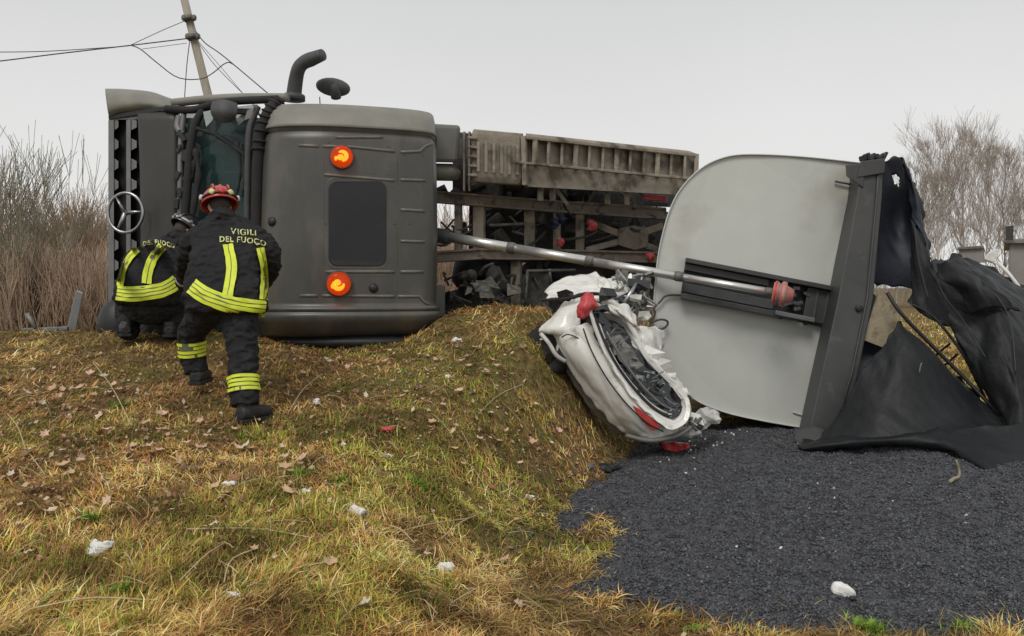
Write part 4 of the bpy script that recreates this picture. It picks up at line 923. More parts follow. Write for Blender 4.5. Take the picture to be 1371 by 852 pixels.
cp('bent_wing_sheet', [[(806, 396, 7.22), (826, 400, 7.18), (846, 416, 7.2)], [(812, 410, 7.14), (832, 420, 7.1), (850, 432, 7.15)], [(828, 426, 7.2), (844, 438, 7.18), (858, 450, 7.2)]], amp=.045, fr=5, sd=31, ridge=True)
cp('bent_door_sheet', [[(852, 436, 7.35), (872, 438, 7.4), (888, 444, 7.48)], [(858, 456, 7.3), (876, 458, 7.36), (886, 466, 7.45)], [(868, 476, 7.3), (878, 480, 7.36), (884, 486, 7.4)]], amp=.04, fr=5, sd=33, ridge=True)
cp('bonnet_tip', [[(800, 366, 7.7), (822, 376, 7.6), (856, 381, 7.55)], [(806, 376, 7.5), (826, 384, 7.45), (846, 388, 7.45)], [(804, 384, 7.42), (818, 394, 7.36), (832, 398, 7.4)]], amp=.03, fr=5, sd=35, ridge=True)
for i, (px, py, Y, s_k, m_) in enumerate(((850, 400, 7.3, .07, 'whitein'), (862, 424, 7.32, .06, 'whitein'),
        (872, 474, 7.25, .09, 'white'), (886, 488, 7.22, .07, 'whitein'), (898, 504, 7.2, .06, 'white'), (912, 524, 7.16, .06, 'white'), (926, 562, 7.15, .09, 'white'), (944, 556, 7.25, .09, 'whitein'), (955, 562, 7.3, .06, 'whitein'), (936, 572, 7.15, .06, 'ogl'), (915, 576, 7.05, .06, 'ogl'),
        (812, 396, 7.15, .08, 'ogl'), (806, 414, 7.08, .06, 'ogl'), (730, 456, 7.15, .05, 'ogl'), (738, 480, 7.2, .07, 'ogl'), (855, 380, 7.35, .08, 'ogl'), (760, 395, 7.22, .07, 'ogl'))):
    folded(px, py, Y, s_k, 60 + i, m_)
for i in range(16):   # crack lines and frame strips across the broken window
    t = i / 15; x0, y0 = 812 + 86 * t + random.uniform(-6, 6), 446 + 100 * t + random.uniform(-8, 8); mb = MB(); p0_ = P(x0, y0, 6.99 + .03 * random.random()); mb.tube([p0_, p0_ + Vector((random.uniform(-.08, .1), -.01, random.uniform(-.09, .07))), p0_ + Vector((random.uniform(-.12, .14), .02, random.uniform(-.14, .1)))], .0035 + .002 * (i % 3), 5); mb.build('glass_crack', M['strut'], car)
MB().tube(cat_rom([P(812, 444, 7.0), P(832, 478, 6.95), P(856, 512, 6.93), P(884, 540, 6.94), P(904, 550, 6.98)], 20), .009, 6).build('inner_rail', M['strut'], car)
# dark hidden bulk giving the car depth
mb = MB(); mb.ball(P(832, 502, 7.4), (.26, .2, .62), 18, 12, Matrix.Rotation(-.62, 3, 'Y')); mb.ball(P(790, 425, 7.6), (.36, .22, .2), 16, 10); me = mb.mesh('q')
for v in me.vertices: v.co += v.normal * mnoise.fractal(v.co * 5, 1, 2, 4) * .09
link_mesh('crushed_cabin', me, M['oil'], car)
# engine-bay tangle
mb = MB()
for k in range(60):
    x = random.uniform(826, 872); y = random.uniform(364, 424); s = random.uniform(.02, .07)
    mb.box(P(x, y, 7.55 + random.uniform(-.15, .2)), (s * 1.8, s, s * .5), Matrix.Rotation(random.uniform(0, 3), 3, 'Y') @ Matrix.Rotation(random.uniform(0, 3), 3, 'X'))
for k in range(14):
    x = random.uniform(826, 866); y = random.uniform(366, 420)
    mb.tube(cat_rom([P(x, y, 7.4), P(x + random.uniform(-12, 12), y + 8, 7.38), P(x + random.uniform(-22, 22), y + random.uniform(-22, 22), 7.42)], 8), .012, 6)
mb.build('crushed_engine_parts', mat('bare_crumpled_metal', (.22, .22, .21), (.42, .42, .40), rough=.4, metal=.6, scale=12), car, smooth=False, bevel=.003).__setitem__('kind', 'stuff')
MB().tube([P(868, 372, 7.4), P(862, 410, 7.42)], .03, 8).build('strut', M['grime'], car); MB().tube([P(852, 380, 7.35), P(832, 412, 7.3)], .022, 8).build('strut', M['chrome'], car)
cp('inner_wing', [[(824, 400, 7.3), (840, 392, 7.4)], [(836, 408, 7.3), (852, 400, 7.4)]], 'ogl', nu=8, nv=8, amp=.02)
# red lamps
cp('rear_lamp', [[(777, 398, 7.05), (786, 392, 7.04), (793, 394, 7.08)], [(774, 412, 7.02), (785, 408, 6.96), (800, 410, 7.05)], [(774, 425, 7.04), (783, 427, 7.0), (793, 414, 7.05)]], 'pink', nu=12, nv=12, amp=.022, fr=16, th=.012)
q = [(847, 543), (856, 548), (884, 571), (874, 577), (858, 562)]
mb = MB(); mb.prism([P(x, y, 6.86) for x, y in q], (0, .07, 0)); mb.build('tail_lamp', M['red'], car, smooth=False, bevel=.008)
q = [P(*a) for a in ((838, 583, 7.0), (870, 590, 6.95), (905, 584, 6.95), (925, 572, 7.0))]
MB().tube(cat_rom(q, 16), .022, 8).build('bumper_edge', M['tank'], car)
for k in range(10):
    x = random.uniform(900, 960); q = [P(x, 560, 7.1), P(x + random.uniform(-15, 15), 565 + random.uniform(-10, 15), 7.05)]
    MB().tube(q, random.uniform(.006, .016), 6).build('bent_bracket', M['grime' if k % 2 else 'whitein'], car)

# ================================================================ FIREFIGHTERS
def cloth(seed, a=.012, fr=7.):
    def f(co):
        q = Vector((co.x * fr, co.y * fr, co.z * fr * 1.7)) + Vector((seed, seed, 0))
        k = mnoise.fractal(q, .8, 2.1, 3); return (1 - min(1, abs(k) * 2.6)) * a - a * .4
    return f
def V3(p): return P(*p)
def belt(bv, c0, axis, halfw, rmax, nseg=48, off=.006, arc=None, tilt=None):
    """band hugging the surface round centre c0 with axis; returns MB grid"""
    a = axis.normalized(); r = a.cross(Vector((0, 1, 0)))
    if r.length < .1: r = a.cross(Vector((1, 0, 0)))
    r.normalize(); u = r.cross(a); mb = MB(); vs = []; K = 3; last = None
    for i in range(nseg + 1):
        an = (2 * math.pi * i / nseg) if arc is None else arc[0] + (arc[1] - arc[0]) * i / nseg
        d = r * math.cos(an) + u * math.sin(an)
        for k in range(K):
            o = c0 + a * (halfw * (k / (K - 1) * 2 - 1)) + (tilt(an) if tilt else Vector())
            h = bv.ray_cast(o + d * rmax, -d, rmax)
            L_ = (h[0] - o).dot(d) if h[0] is not None else (last or rmax * .5); last = L_
            vs.append([o, d, L_])
    D_ = np.array([q[2] for q in vs]).reshape(-1, K).mean(1); D_ = (D_ + np.roll(D_, 1) + np.roll(D_, -1)) / 3; D_ = np.maximum(D_, (np.roll(D_, 1) + np.roll(D_, -1)) / 2)
    vs = [q[0] + q[1] * (max(D_[i // K], q[2] - .012) + off) for i, q in enumerate(vs)]
    fs = [(i * K + k, (i + 1) * K + k, (i + 1) * K + k + 1, i * K + k + 1) for i in range(nseg) for k in range(K - 1)]
    return mb.add(vs, fs)
def tape(bv, pts, wpx, off=.006, n=26, lo=0., hi=1., K=6):
    """strip defined by pixel polyline on the visible side of the garment; lo..hi = part of its width"""
    c = [Vector((x, y, 0)) for x, y in pts]; c = cat_rom(c, n); mb = MB(); G_ = []
    for i in range(n):
        t = (c[min(i + 1, n - 1)] - c[max(i - 1, 0)]).normalized(); nn = Vector((-t.y, t.x, 0)); row = []
        for k in range(K):
            q = c[i] + nn * (wpx * (lo + (hi - lo) * k / (K - 1) - .5)); p, m_ = hit(bv, q.x, q.y, 6.)
            p2 = [hit(bv, q.x + dx, q.y + dy, 6.)[0] for dx, dy in ((3, 0), (-3, 0), (0, 3), (0, -3))]
            dm = min([(u - CAM).length for u in p2 if (u - p).length < .06] + [(p - CAM).length]); row.append(CAM + (p - CAM).normalized() * (dm - .004) + m_ * off * .5)
        G_.append(row)
    for _ in range(2):
        G_ = [[(G_[max(i - 1, 0)][k] + G_[i][k] * 2 + G_[min(i + 1, n - 1)][k]) / 4 for k in range(K)] for i in range(n)]
    vs = [q for r in G_ for q in r]
    fs = [(i * K + k, (i + 1) * K + k, (i + 1) * K + k + 1, i * K + k + 1) for i in range(n - 1) for k in range(K - 1)]
    return mb.add(vs, fs)
def striped(bv, pts, wpx, nst, parent, n=30, gap=.25):
    tape(bv, pts, wpx, .008, n).build('tape_backing', M['silb'], parent)
    for k in range(nst):
        tape(bv, pts, wpx, .014, n, (k + gap / 2) / nst - (gap / 2 / nst if k == 0 else 0), (k + 1 - gap / 2) / nst + (gap / 2 / nst if k == nst - 1 else 0), 3).build('tape_stripe', Y_, parent)
def striped_belt(bv, p0, ax_, hw, nst, parent):
    a_ = ax_.normalized()
    belt(bv, p0, ax_, hw, .3, 48, .008).build('tape_backing', M['silb'], parent)
    for k in range(nst): belt(bv, p0 + a_ * hw * ((k + .5) / nst * 2 - 1), ax_, hw / nst * .74, .3, 48, .013).build('tape_stripe', Y_, parent)
def lettering(bv, text, x0, y0, x1, y1, hpx, name, parent, m, arc=0.):
    """flat printed letters laid on the cloth: each letter outline is mapped from (x0,y0)-(x1,y1)"""
    cu = bpy.data.curves.new('t', 'FONT'); cu.body = text; cu.size = 1; cu.space_character = 1.12; cu.resolution_u = 3; cu.offset = .018
    o = bpy.data.objects.new('t', cu); COL.objects.link(o)
    me = bpy.data.meshes.new_from_object(o.evaluated_get(bpy.context.evaluated_depsgraph_get())); bpy.data.objects.remove(o)
    bm = bmesh.new(); bm.from_mesh(me); bmesh.ops.triangulate(bm, faces=bm.faces); bmesh.ops.subdivide_edges(bm, edges=bm.edges, cuts=1); bm.to_mesh(me); bm.free()
    xs = [v.co.x for v in me.vertices]; a, b = min(xs), max(xs); last = None
    for v in me.vertices:
        t = (v.co.x - a) / (b - a); x = x0 + (x1 - x0) * t; y = y0 + (y1 - y0) * t - arc * 4 * t * (1 - t) - v.co.y / .72 * hpx
        p, n = hit(bv, x, y, 6.); v.co = p + n * .007
    return link_mesh(name, me, m, parent, smooth=False)
def boot(heel, toe, top, name, parent, s=1.):
    mb = MB(); d = (toe - heel); L = d.length; d.normalize(); up = Vector((0, 0, 1)); r = d.cross(up).normalized(); u = r.cross(d)
    W_ = .052 * s
    mb.loft([(heel + u * .05 - d * .01, r * W_ * .7, u * .04), (heel + u * .055 + d * .03, r * W_, u * .055), (heel + u * .06 + d * .10, r * W_, u * .06),
             (heel + u * .05 + d * .17, r * W_ * 1.1, u * .05), (heel + u * .042 + d * .24, r * W_ * 1.1, u * .042), (heel + u * .035 + d * .285, r * W_ * .8, u * .032), (heel + u * .03 + d * .30, r * W_ * .4, u * .02)], 18, 2.6)
    an = heel + u * .07 + d * .05
    mb.loft([(an, r * .055, d * .065), (an.lerp(top, .4), r * .052, d * .058), (top, r * .06, d * .066)], 18)
    me = remesh(mb, .009, 3); b = link_mesh(name, me, M['boot'], parent)
    so_ = MB(); so_.prism([heel + d * a - u * .012 + r * (W_ * 1.15 * k) for a, k in ((-.02, .6), (.02, .95), (.10, .85), (.18, 1.1), (.25, 1.05), (.30, .6), (.315, 0), (.30, -.6), (.25, -1.05), (.18, -1.1), (.10, -.85), (.02, -.95), (-.02, -.6))], u * .028)
    so_.build('sole', M['rubber'], b, smooth=False, bevel=.004); return b
def glove(wrist, d, palm_n, parent):
    """five-fingered glove, fingers loosely curled towards -palm_n"""
    d = d.normalized(); n = palm_n.normalized(); r = d.cross(n).normalized(); mb = MB()
    mb.loft([(wrist - d * .05, r * .040, n * .034), (wrist, r * .034, n * .026), (wrist + d * .04, r * .042, n * .020), (wrist + d * .085, r * .045, n * .018), (wrist + d * .10, r * .042, n * .014)], 14)
    for i, (o, L) in enumerate(((-.031, .062), (-.011, .075), (.011, .080), (.031, .070))):
        b = wrist + d * .09 + r * o; q = [b, b + d * L * .45 - n * .008, b + d * L * .75 - n * .03, b + d * L * .82 - n * .055]
        mb.tube(cat_rom(q, 7), [.0115, .0115, .011, .0105, .010, .0095, .008], 8)
    b = wrist + d * .03 + r * .034
    mb.tube(cat_rom([b, b + r * .03 + d * .022 - n * .01, b + r * .035 + d * .055 - n * .025], 7), [.014, .0135, .013, .012, .0115, .011, .009], 8)
    return link_mesh('glove', remesh(mb, .0055, 1), M['boot'], parent)
def helmet(c, R, parent, shell, red):
    hp = MB(); rings = []
    vs = []; nu = 28; nv = 9
    for j in range(nv + 1):
        th = math.pi / 2 * 1.12 * j / nv
        for i in range(nu):
            ph = 2 * math.pi * i / nu
            fl = 1 + .12 * max(0, math.cos(th) * -1 + .1) 
            rr = 1 + (.10 if j == nv else 0)
            vs.append(c + R @ Vector((.128 * math.sin(th) * math.cos(ph) * rr, .155 * math.sin(th) * math.sin(ph) * rr, .128 * math.cos(th))))
    fs = [(j * nu + i, (j + 1) * nu + i, (j + 1) * nu + (i + 1) % nu, j * nu + (i + 1) % nu) for j in range(nv) for i in range(nu)]
    hp.add(vs, fs); h = hp.build('helmet', shell, parent, solid=.008)
    mb = MB()
    for sgn in (-.055, 0, .055):
        q = [c + R @ Vector((sgn, .15 * math.cos(a), .135 * math.sin(a) + .003)) for a in np.linspace(.5, 2.75, 14)]
        mb.tube(q, .009, 6, flat=.7)
    mb.build('helmet_ridge', shell, h)
    q = [c + R @ Vector((.134 * math.cos(a), .163 * math.sin(a), .012)) for a in np.linspace(0, 2 * math.pi, 32, endpoint=False)]
    MB().tube(q, .011, 8, closed=True).build('elastic_strap', M['black' if red else 'sil'], h)
    # goggles / lamp fittings
    for (a, col) in ((-.35, 'sil'), (3.4, 'sil'), (-1.1, 'txt'), (-2.1, 'txt'), (-1.57, 'red' if red else 'sil')):
        p = c + R @ Vector((.138 * math.cos(a), .168 * math.sin(a), .02)); n_ = (R @ Vector((math.cos(a), math.sin(a), 0)))
        MB().lathe(p, n_, [(-.01, .022), (.010, .022), (.015, .014)], 12).build('helmet_fitting', M[col if red else 'strut'], h)
    return h

def person(spec):
    root = thing('person', spec['base'], spec['label'], 'person', 'firefighters')
    s = spec['s']; rx = Vector(spec['rx']).normalized()
    # inner body: one continuous mesh
    J = {k: V3(v) for k, v in spec['J'].items()}
    b = MB(); sp = [J['pelvis'], J['waist'], J['chest'], J['neck']]; c_ = cat_rom(sp, 10); fw = Vector((-rx.y, rx.x, 0))
    b.loft([(c_[i], rx * w_, fw * d_) for i, (w_, d_) in enumerate(((.15, .11), (.165, .12), (.15, .11), (.14, .105), (.145, .11), (.16, .115), (.165, .115), (.15, .10), (.09, .075), (.055, .055)))], 20)
    b.tube([J['neck'] - (J['head'] - J['neck']) * .3, J['neck'], J['head']], [.065, .058, .055], 12)
    HR = spec['HR']; b.ball(J['head'], (.076, .098, .115), 20, 14, HR)
    b.ball(J['head'] + HR @ Vector((0, .10, -.01)), (.014, .022, .026), 10, 8, HR)       # nose
    b.ball(J['head'] + HR @ Vector((0, .055, -.085)), (.045, .045, .035), 12, 8, HR)      # chin
    for sg in (-1, 1): b.ball(J['head'] + HR @ Vector((sg * .078, -.005, -.005)), (.010, .022, .033), 10, 8, HR)   # ears
    for sd_ in ('l', 'r'):
        b.tube([J['sh_' + sd_], J['el_' + sd_], J['wr_' + sd_]], [.052, .042, .03], 12)
        b.tube([J['hip_' + sd_], J['kn_' + sd_], J['an_' + sd_]], [.082, .058, .042], 12)
    bodym = remesh(b, .013, 2)
    for sg in (-1, 1):
        MB().ball(J['head'] + HR @ Vector((sg * .03, .088, .015)), .012, 10, 8).build('eye', M['sil'], root)
    hb = MB(); hb.ball(J['head'] + HR @ Vector((0, -.014, .016)), (.081, .096, .104), 20, 14, HR); hb.build('hair', M['hair'], root)
    # jacket
    j = MB(); j.tube([J['neck'] - (J['head'] - J['neck']) * .2, J['neck'] + (J['head'] - J['neck']) * .55], [.10, .078], 16); j.loft([(V3(c), (rx * a + Vector((0, 0, sl))), (fw + Vector((0, 0, t))).normalized() * bb) for (c, a, bb, sl, t) in spec['jacket']], 28, 2.5)
    for sl in spec['sleeves']:
        j.tube(cat_rom([V3(q) for q in sl[0]], 14), list(np.interp(np.linspace(0, 1, 14), [0, .5, 1], sl[1])), 14)
    jm = remesh(j, .014, 3, cloth(spec['seed'], .020)); jbv = bvh_of(jm); jo_ = link_mesh('jacket', jm, M['jack'], root)
    # trousers
    t = MB()
    for leg in spec['legs']: t.tube(cat_rom([V3(q) for q in leg[0]], 16), list(np.interp(np.linspace(0, 1, 16), [0, .35, .6, 1], leg[1])), 16)
    for (c, ra) in spec['seatball']: t.ball(V3(c), ra, 20, 14)
    tm = remesh(t, .013, 2, cloth(spec['seed'] + 5, .018, 8.)); tbv = bvh_of(tm); to_ = link_mesh('trousers', tm, M['trou'], root)
    for v in bodym.vertices:
        for bv in (jbv, tbv):
            d = v.co - CAM; L = d.length; h = bv.ray_cast(CAM, d / L)
            if h[0] is not None and h[3] + .03 > L and h[3] - L < .6: v.co = CAM + d / L * (h[3] + .035)
    bodym.update(); link_mesh('body', bodym, M['skin'], root)
    return root, J, jbv, jo_, tbv, to_

# --- standing firefighter
HR1 = Matrix.Rotation(math.radians(28), 3, 'Z') @ Matrix.Rotation(math.radians(-22), 3, 'X')
base1 = G(300, 545)
f1 = dict(base=base1, label='firefighter in red helmet and black yellow-striped suit, stepping up the bank beside the cab', s=1, rx=(.96, .22, 0), HR=HR1, seed=1.5,
    J=dict(pelvis=(298, 412, 5.62), waist=(298, 380, 5.66), chest=(300, 330, 5.84), neck=(298, 296, 5.98), head=(294, 277, 6.08),
           sh_l=(268, 312, 5.86), sh_r=(338, 312, 5.98), el_l=(250, 352, 6.05), el_r=(362, 345, 5.95), wr_l=(246, 378, 6.35), wr_r=(345, 385, 6.28),
           hip_l=(280, 412, 5.66), hip_r=(318, 415, 5.66), kn_l=(256, 440, 5.98), kn_r=(325, 478, 5.62), an_l=(262, 498, 5.98), an_r=(330, 545, 5.5)),
    jacket=[((303, 418, 5.60), .270, .15, .0, 0), ((302, 405, 5.61), .288, .19, -.055, .1), ((302, 385, 5.64), .275, .19, -.03, .1), ((302, 360, 5.70), .255, .175, -.015, .2), ((304, 335, 5.78), .252, .165, 0, .3),
            ((306, 318, 5.86), .258, .155, 0, .35), ((305, 306, 5.92), .24, .14, 0, .4), ((302, 297, 5.96), .18, .12, .0, .4), ((299, 290, 5.99), .095, .09, 0, .3), ((297, 284, 6.02), .078, .078, 0, .3)],
    sleeves=[([(276, 314, 5.86), (259, 325, 5.90), (250, 348, 6.02), (247, 366, 6.2), (247, 380, 6.36)], [.090, .080, .062]),
             ([(338, 316, 5.95), (354, 328, 5.93), (363, 345, 5.94), (361, 362, 6.05), (347, 384, 6.26)], [.090, .082, .062])],
    legs=[([(281, 410, 5.66), (268, 428, 5.80), (257, 446, 5.92), (257, 470, 5.96), (262, 499, 5.97)], [.125, .105, .092, .088]),
          ([(320, 410, 5.64), (323, 440, 5.60), (325, 470, 5.56), (326, 505, 5.50), (328, 543, 5.45)], [.135, .115, .100, .092])],
    seatball=[((299, 405, 5.66), (.20, .15, .15))])
root1, J1, jb1, jo1, tb1, to1 = person(f1)
helmet(J1['head'] + HR1 @ Vector((0, 0, .030)), HR1, root1, M['helr'], True)
boot(P(262, 514, 5.90), P(273, 508, 6.14), P(262, 492, 5.95), 'boot', root1, 1.1)
boot(P(322, 565, 5.40), P(350, 559, 5.60), P(328, 535, 5.45), 'boot', root1, 1.15)
glove(J1['wr_l'] + Vector((0, .03, 0)), Vector((-.1, 1, -.2)), Vector((0, .2, 1)), root1)
glove(J1['wr_r'] + Vector((-.01, .03, 0)), Vector((-.5, 1, -.3)), Vector((0, .2, 1)), root1)
Y_, S_ = M['yel'], M['sil']
# vertical braces: yellow with a silver centre line
for pts in ([(305, 327), (310, 360), (304, 397)], [(348, 332), (354, 365), (352, 402)]):
    wd = 14 if pts[0][0] < 320 else 11
    striped(jb1, pts, wd, 2, jo1, gap=.18)
# hem bands: three yellow stripes separated by silver
hem = [(256, 383), (272, 394), (296, 404), (325, 411), (356, 414)]
striped(jb1, hem, 22, 4, jo1, 40)
lettering(jb1, 'VIGILI', 309, 314, 343, 316, 7.6, 'back_lettering', jo1, M['txt'])
lettering(jb1, 'DEL FUOCO', 294, 325, 356, 330, 7.6, 'back_lettering', jo1, M['txt'], 2)
for (p0, ax_, hw, n_) in ((P(260, 466, 5.96), (P(262, 499, 5.97) - P(257, 446, 5.92)), .058, 0), (P(326, 515, 5.49), (P(328, 543, 5.45) - P(325, 470, 5.56)), .058, 1)):
    striped_belt(tb1, p0, ax_, hw, 4, to1)
belt(jb1, P(248, 372, 6.28), P(247, 380, 6.36) - P(247, 366, 6.2), .02, .16, 32, .005).build('cuff_tape', S_, jo1, solid=.002)

# --- crouching firefighter
HR2 = Matrix.Rotation(math.radians(-35), 3, 'Z') @ Matrix.Rotation(math.radians(-40), 3, 'X')
base2 = Vector((-3.4, 7.45, Hs(-3.4, 7.45)))
f2 = dict(base=base2, label='firefighter in black helmet crouching beside the front grille, striped jacket back towards us', s=1, rx=(.95, .18, 0), HR=HR2, seed=4.2,
    J=dict(pelvis=(200, 408, 7.35), waist=(200, 388, 7.38), chest=(212, 348, 7.62), neck=(234, 322, 7.85), head=(246, 310, 7.95),
           sh_l=(190, 338, 7.68), sh_r=(248, 336, 7.78), el_l=(185, 365, 7.95), el_r=(255, 368, 7.85), wr_l=(205, 385, 8.05), wr_r=(262, 392, 8.0),
           hip_l=(188, 408, 7.38), hip_r=(215, 408, 7.38), kn_l=(172, 412, 7.75), kn_r=(232, 415, 7.75), an_l=(172, 440, 7.42), an_r=(225, 440, 7.42)),
    jacket=[((200, 408, 7.35), .26, .18, .0, 0), ((198, 396, 7.35), .295, .23, .02, .1), ((199, 380, 7.38), .30, .24, .035, .3), ((202, 362, 7.45), .285, .22, .05, .5), ((208, 345, 7.55), .275, .20, .07, .7),
            ((217, 332, 7.66), .25, .18, .07, .8), ((226, 324, 7.76), .19, .14, .06, .8), ((234, 318, 7.86), .11, .10, .03, .6), ((238, 315, 7.90), .085, .085, 0, .5)],
    sleeves=[([(190, 342, 7.64), (177, 352, 7.78), (178, 368, 7.95), (203, 386, 8.06)], [.10, .085, .065]),
             ([(246, 340, 7.74), (259, 352, 7.80), (262, 372, 7.86), (262, 392, 8.0)], [.10, .088, .066])],
    legs=[([(188, 404, 7.40), (178, 408, 7.60), (172, 414, 7.74), (172, 428, 7.62), (172, 446, 7.44)], [.145, .125, .115, .09]),
          ([(215, 404, 7.40), (225, 410, 7.60), (234, 418, 7.72), (230, 430, 7.60), (226, 446, 7.46)], [.145, .125, .115, .10])],
    seatball=[((201, 408, 7.40), (.25, .2, .19))])
root2, J2, jb2, jo2, tb2, to2 = person(f2)
helmet(J2['head'] + HR2 @ Vector((0, 0, .045)), HR2, root2, M['helb'], False)
boot(P(169, 449, 7.34), P(166, 448, 7.62), P(171, 430, 7.42), 'boot', root2, 1.1); boot(P(226, 450, 7.34), P(234, 448, 7.62), P(226, 430, 7.42), 'boot', root2, 1.1)
glove(J2['wr_l'], Vector((.3, 1, -.5)), Vector((0, .4, 1)), root2); glove(J2['wr_r'], Vector((0, 1, -.5)), Vector((0, .4, 1)), root2)
for pts, wd in (([(218, 330), (206, 345), (199, 362), (196, 381)], 13), ([(184, 334), (174, 345), (165, 362), (161, 384)], 9)):
    striped(jb2, pts, wd, 2, jo2, gap=.18)
hem = [(156, 392), (175, 394), (200, 392), (222, 387), (237, 377)]
striped(jb2, hem, 19, 4, jo2, 40)
lettering(jb2, 'DEL FUOCO', 192, 330, 234, 334, 6.5, 'back_lettering', jo2, M['txt'], 4)

# ================================================================ UTILITY POLE AND WIRES
pole = thing('utility_pole', P(310, 450, 22), 'leaning wooden utility pole with wires behind the truck cab', 'pole')
p_lo = P(300, 215, 22); p_hi = P(232, -60, 22); d_ = (p_hi - p_lo)
base_ = p_lo - d_ * .62
MB().tube([base_, p_lo, p_hi], [.15, .125, .10], 14).build('post', M['wood'], pole)
for (x, y) in ((253, 25), (258, 50)):
    MB().lathe(P(x, y, 21.9) - d_.normalized() * .06, d_.normalized(), [(0, .15), (.12, .15)], 14).build('clamp_band', M['grime'], pole)
    for s_ in (-1, 1): MB().ball(P(x + 7 * s_, y - 1, 21.8), (.07, .06, .09), 10, 8).build('insulator', M['grime'], pole)
wires = [([(-40, 85, 20), (0, 82, 20.2), (80, 72, 20.6), (175, 61, 21.2), (250, 52, 21.8)], .017), ([(-40, 70, 20), (60, 69, 20.6), (170, 62, 21.2)], .012), ([(172, 62, 21.2), (215, 42, 21.5), (248, 28, 21.8)], .010),
         ([(175, 61, 21.2), (188, 66, 21.2), (210, 84, 21.3), (238, 104, 21.4), (268, 106, 21.5), (285, 98, 21.6), (300, 86, 21.6), (310, 85, 21.6), (330, 101, 21.5), (362, 128, 21.4), (420, 175, 21)], .015),
         ([(254, 55, 21.8), (250, 90, 21.7), (247, 135, 21.6), (244, 200, 21.5)], .013), ([(262, 42, 21.8), (275, 58, 21.6), (300, 76, 21.6), (362, 128, 21.4)], .016),
         ([(266, 58, 21.8), (290, 90, 21.6), (335, 135, 21.4), (400, 200, 21.2)], .010), ([(266, 56, 21.8), (300, 95, 21.6), (325, 125, 21.4), (390, 200, 21.2)], .008), ([(190, 66, 21.3), (250, 58, 21.8)], .008)]
for pts, r in wires: MB().tube(cat_rom([P(*q) for q in pts], 40), r, 5).build('wire', M['wire'], pole)

# ================================================================ BARE TREES AND SHRUBS
def seg_tube(V, Fc, p, q, r0, r1, n=3):
    d = (q - p); L = d.length
    if L < 1e-6: return
    d /= L; a = Vector((0, 0, 1)) if abs(d.z) < .9 else Vector((1, 0, 0)); r = d.cross(a).normalized(); u = r.cross(d); o = len(V)
    for (c, rr) in ((p, r0), (q, r1)):
        for k in range(n):
            an = 2 * math.pi * k / n; V.append(c + r * (math.cos(an) * rr) + u * (math.sin(an) * rr))
    for k in range(n): Fc.append((o + k, o + (k + 1) % n, o + n + (k + 1) % n, o + n + k))
def grow(V, Fc, p, d, L, r, depth, up=.12, spread=.5, steps=4, rnd=random, kids=(2, 4), n=3, minr=.004, shrink=.66):
    q = p.copy(); dd = d.copy(); rr = r; pts = []
    for s_ in range(steps):
        dd = (dd + Vector((rnd.gauss(0, .11), rnd.gauss(0, .11), rnd.gauss(0, .06) + up * .25))).normalized()
        q2 = q + dd * (L / steps); r2 = max(rr * (1 - .55 / steps), minr); seg_tube(V, Fc, q, q2, rr, r2, n); pts.append((q2.copy(), dd.copy(), r2)); q = q2; rr = r2
    if depth <= 0: return
    for (a, b, c) in pts[1:] + [pts[-1]]:
        for k in range(rnd.randint(*kids) if a is pts[-1][0] else rnd.randint(1, max(1, kids[1] - 2))):
            sd_ = Vector((rnd.gauss(0, 1), rnd.gauss(0, 1), rnd.gauss(0, .5))); sd_ = (sd_ - b * sd_.dot(b))
            if sd_.length < 1e-3: continue
            sd_.normalize(); nd = (b + sd_ * rnd.uniform(spread * .5, spread * 1.2) + Vector((0, 0, up))).normalized()
            grow(V, Fc, a, nd, L * shrink * rnd.uniform(.75, 1.15), max(c * .62, minr), depth - 1, up, spread, max(2, steps - 1), rnd, kids, n, minr, shrink)
def pyobj(name, V, Fc, m, parent, tint=None):
    o = link_mesh(name, (lambda me: (me.from_pydata([tuple(v) for v in V], [], Fc), me.update(), me)[2])(bpy.data.meshes.new(name)), m, parent); return o

def bare_tree(px, Y, h, label, seed, m='bark', depth=4, lean=0., sp=.5):
    rnd = random.Random(seed); X = (px - 685.5) * Y / F; b = Vector((X, Y, Hs(X, Y) - .1))
    root = thing('bare_tree', b, label, 'tree', 'bare trees beyond the field')
    V = []; Fc = []; q = b.copy(); d = Vector((lean, 0, 1)).normalized(); r = h * .011; nodes = []
    for k in range(8):
        d = (d + Vector((rnd.gauss(0, .05), rnd.gauss(0, .05), .1))).normalized(); q2 = q + d * h * .11
        seg_tube(V, Fc, q, q2, r, r * .88, 6); r *= .88; q = q2
        if k > 0: nodes.append((q.copy(), d.copy(), r))
    pyobj('trunk', V, Fc, M[m], root)
    V = []; Fc = []
    for (a, b_, c) in nodes:
        for k in range(4):
            an = rnd.uniform(0, 6.28); nd = (Vector((math.cos(an) * .75, math.sin(an) * .75, 0)) * sp * 1.2 + b_).normalized()
            grow(V, Fc, a, nd, h * rnd.uniform(.22, .34), max(c * .5, .02), depth - 2, .22, sp, 4, rnd, (2, 3), 3, .0075, .70)
    grow(V, Fc, q, d, h * .2, r, depth - 1, .2, sp, 4, rnd, (2, 3), 3, .0075, .7)
    pyobj('crown', V, Fc, M[m], root); return len(Fc)
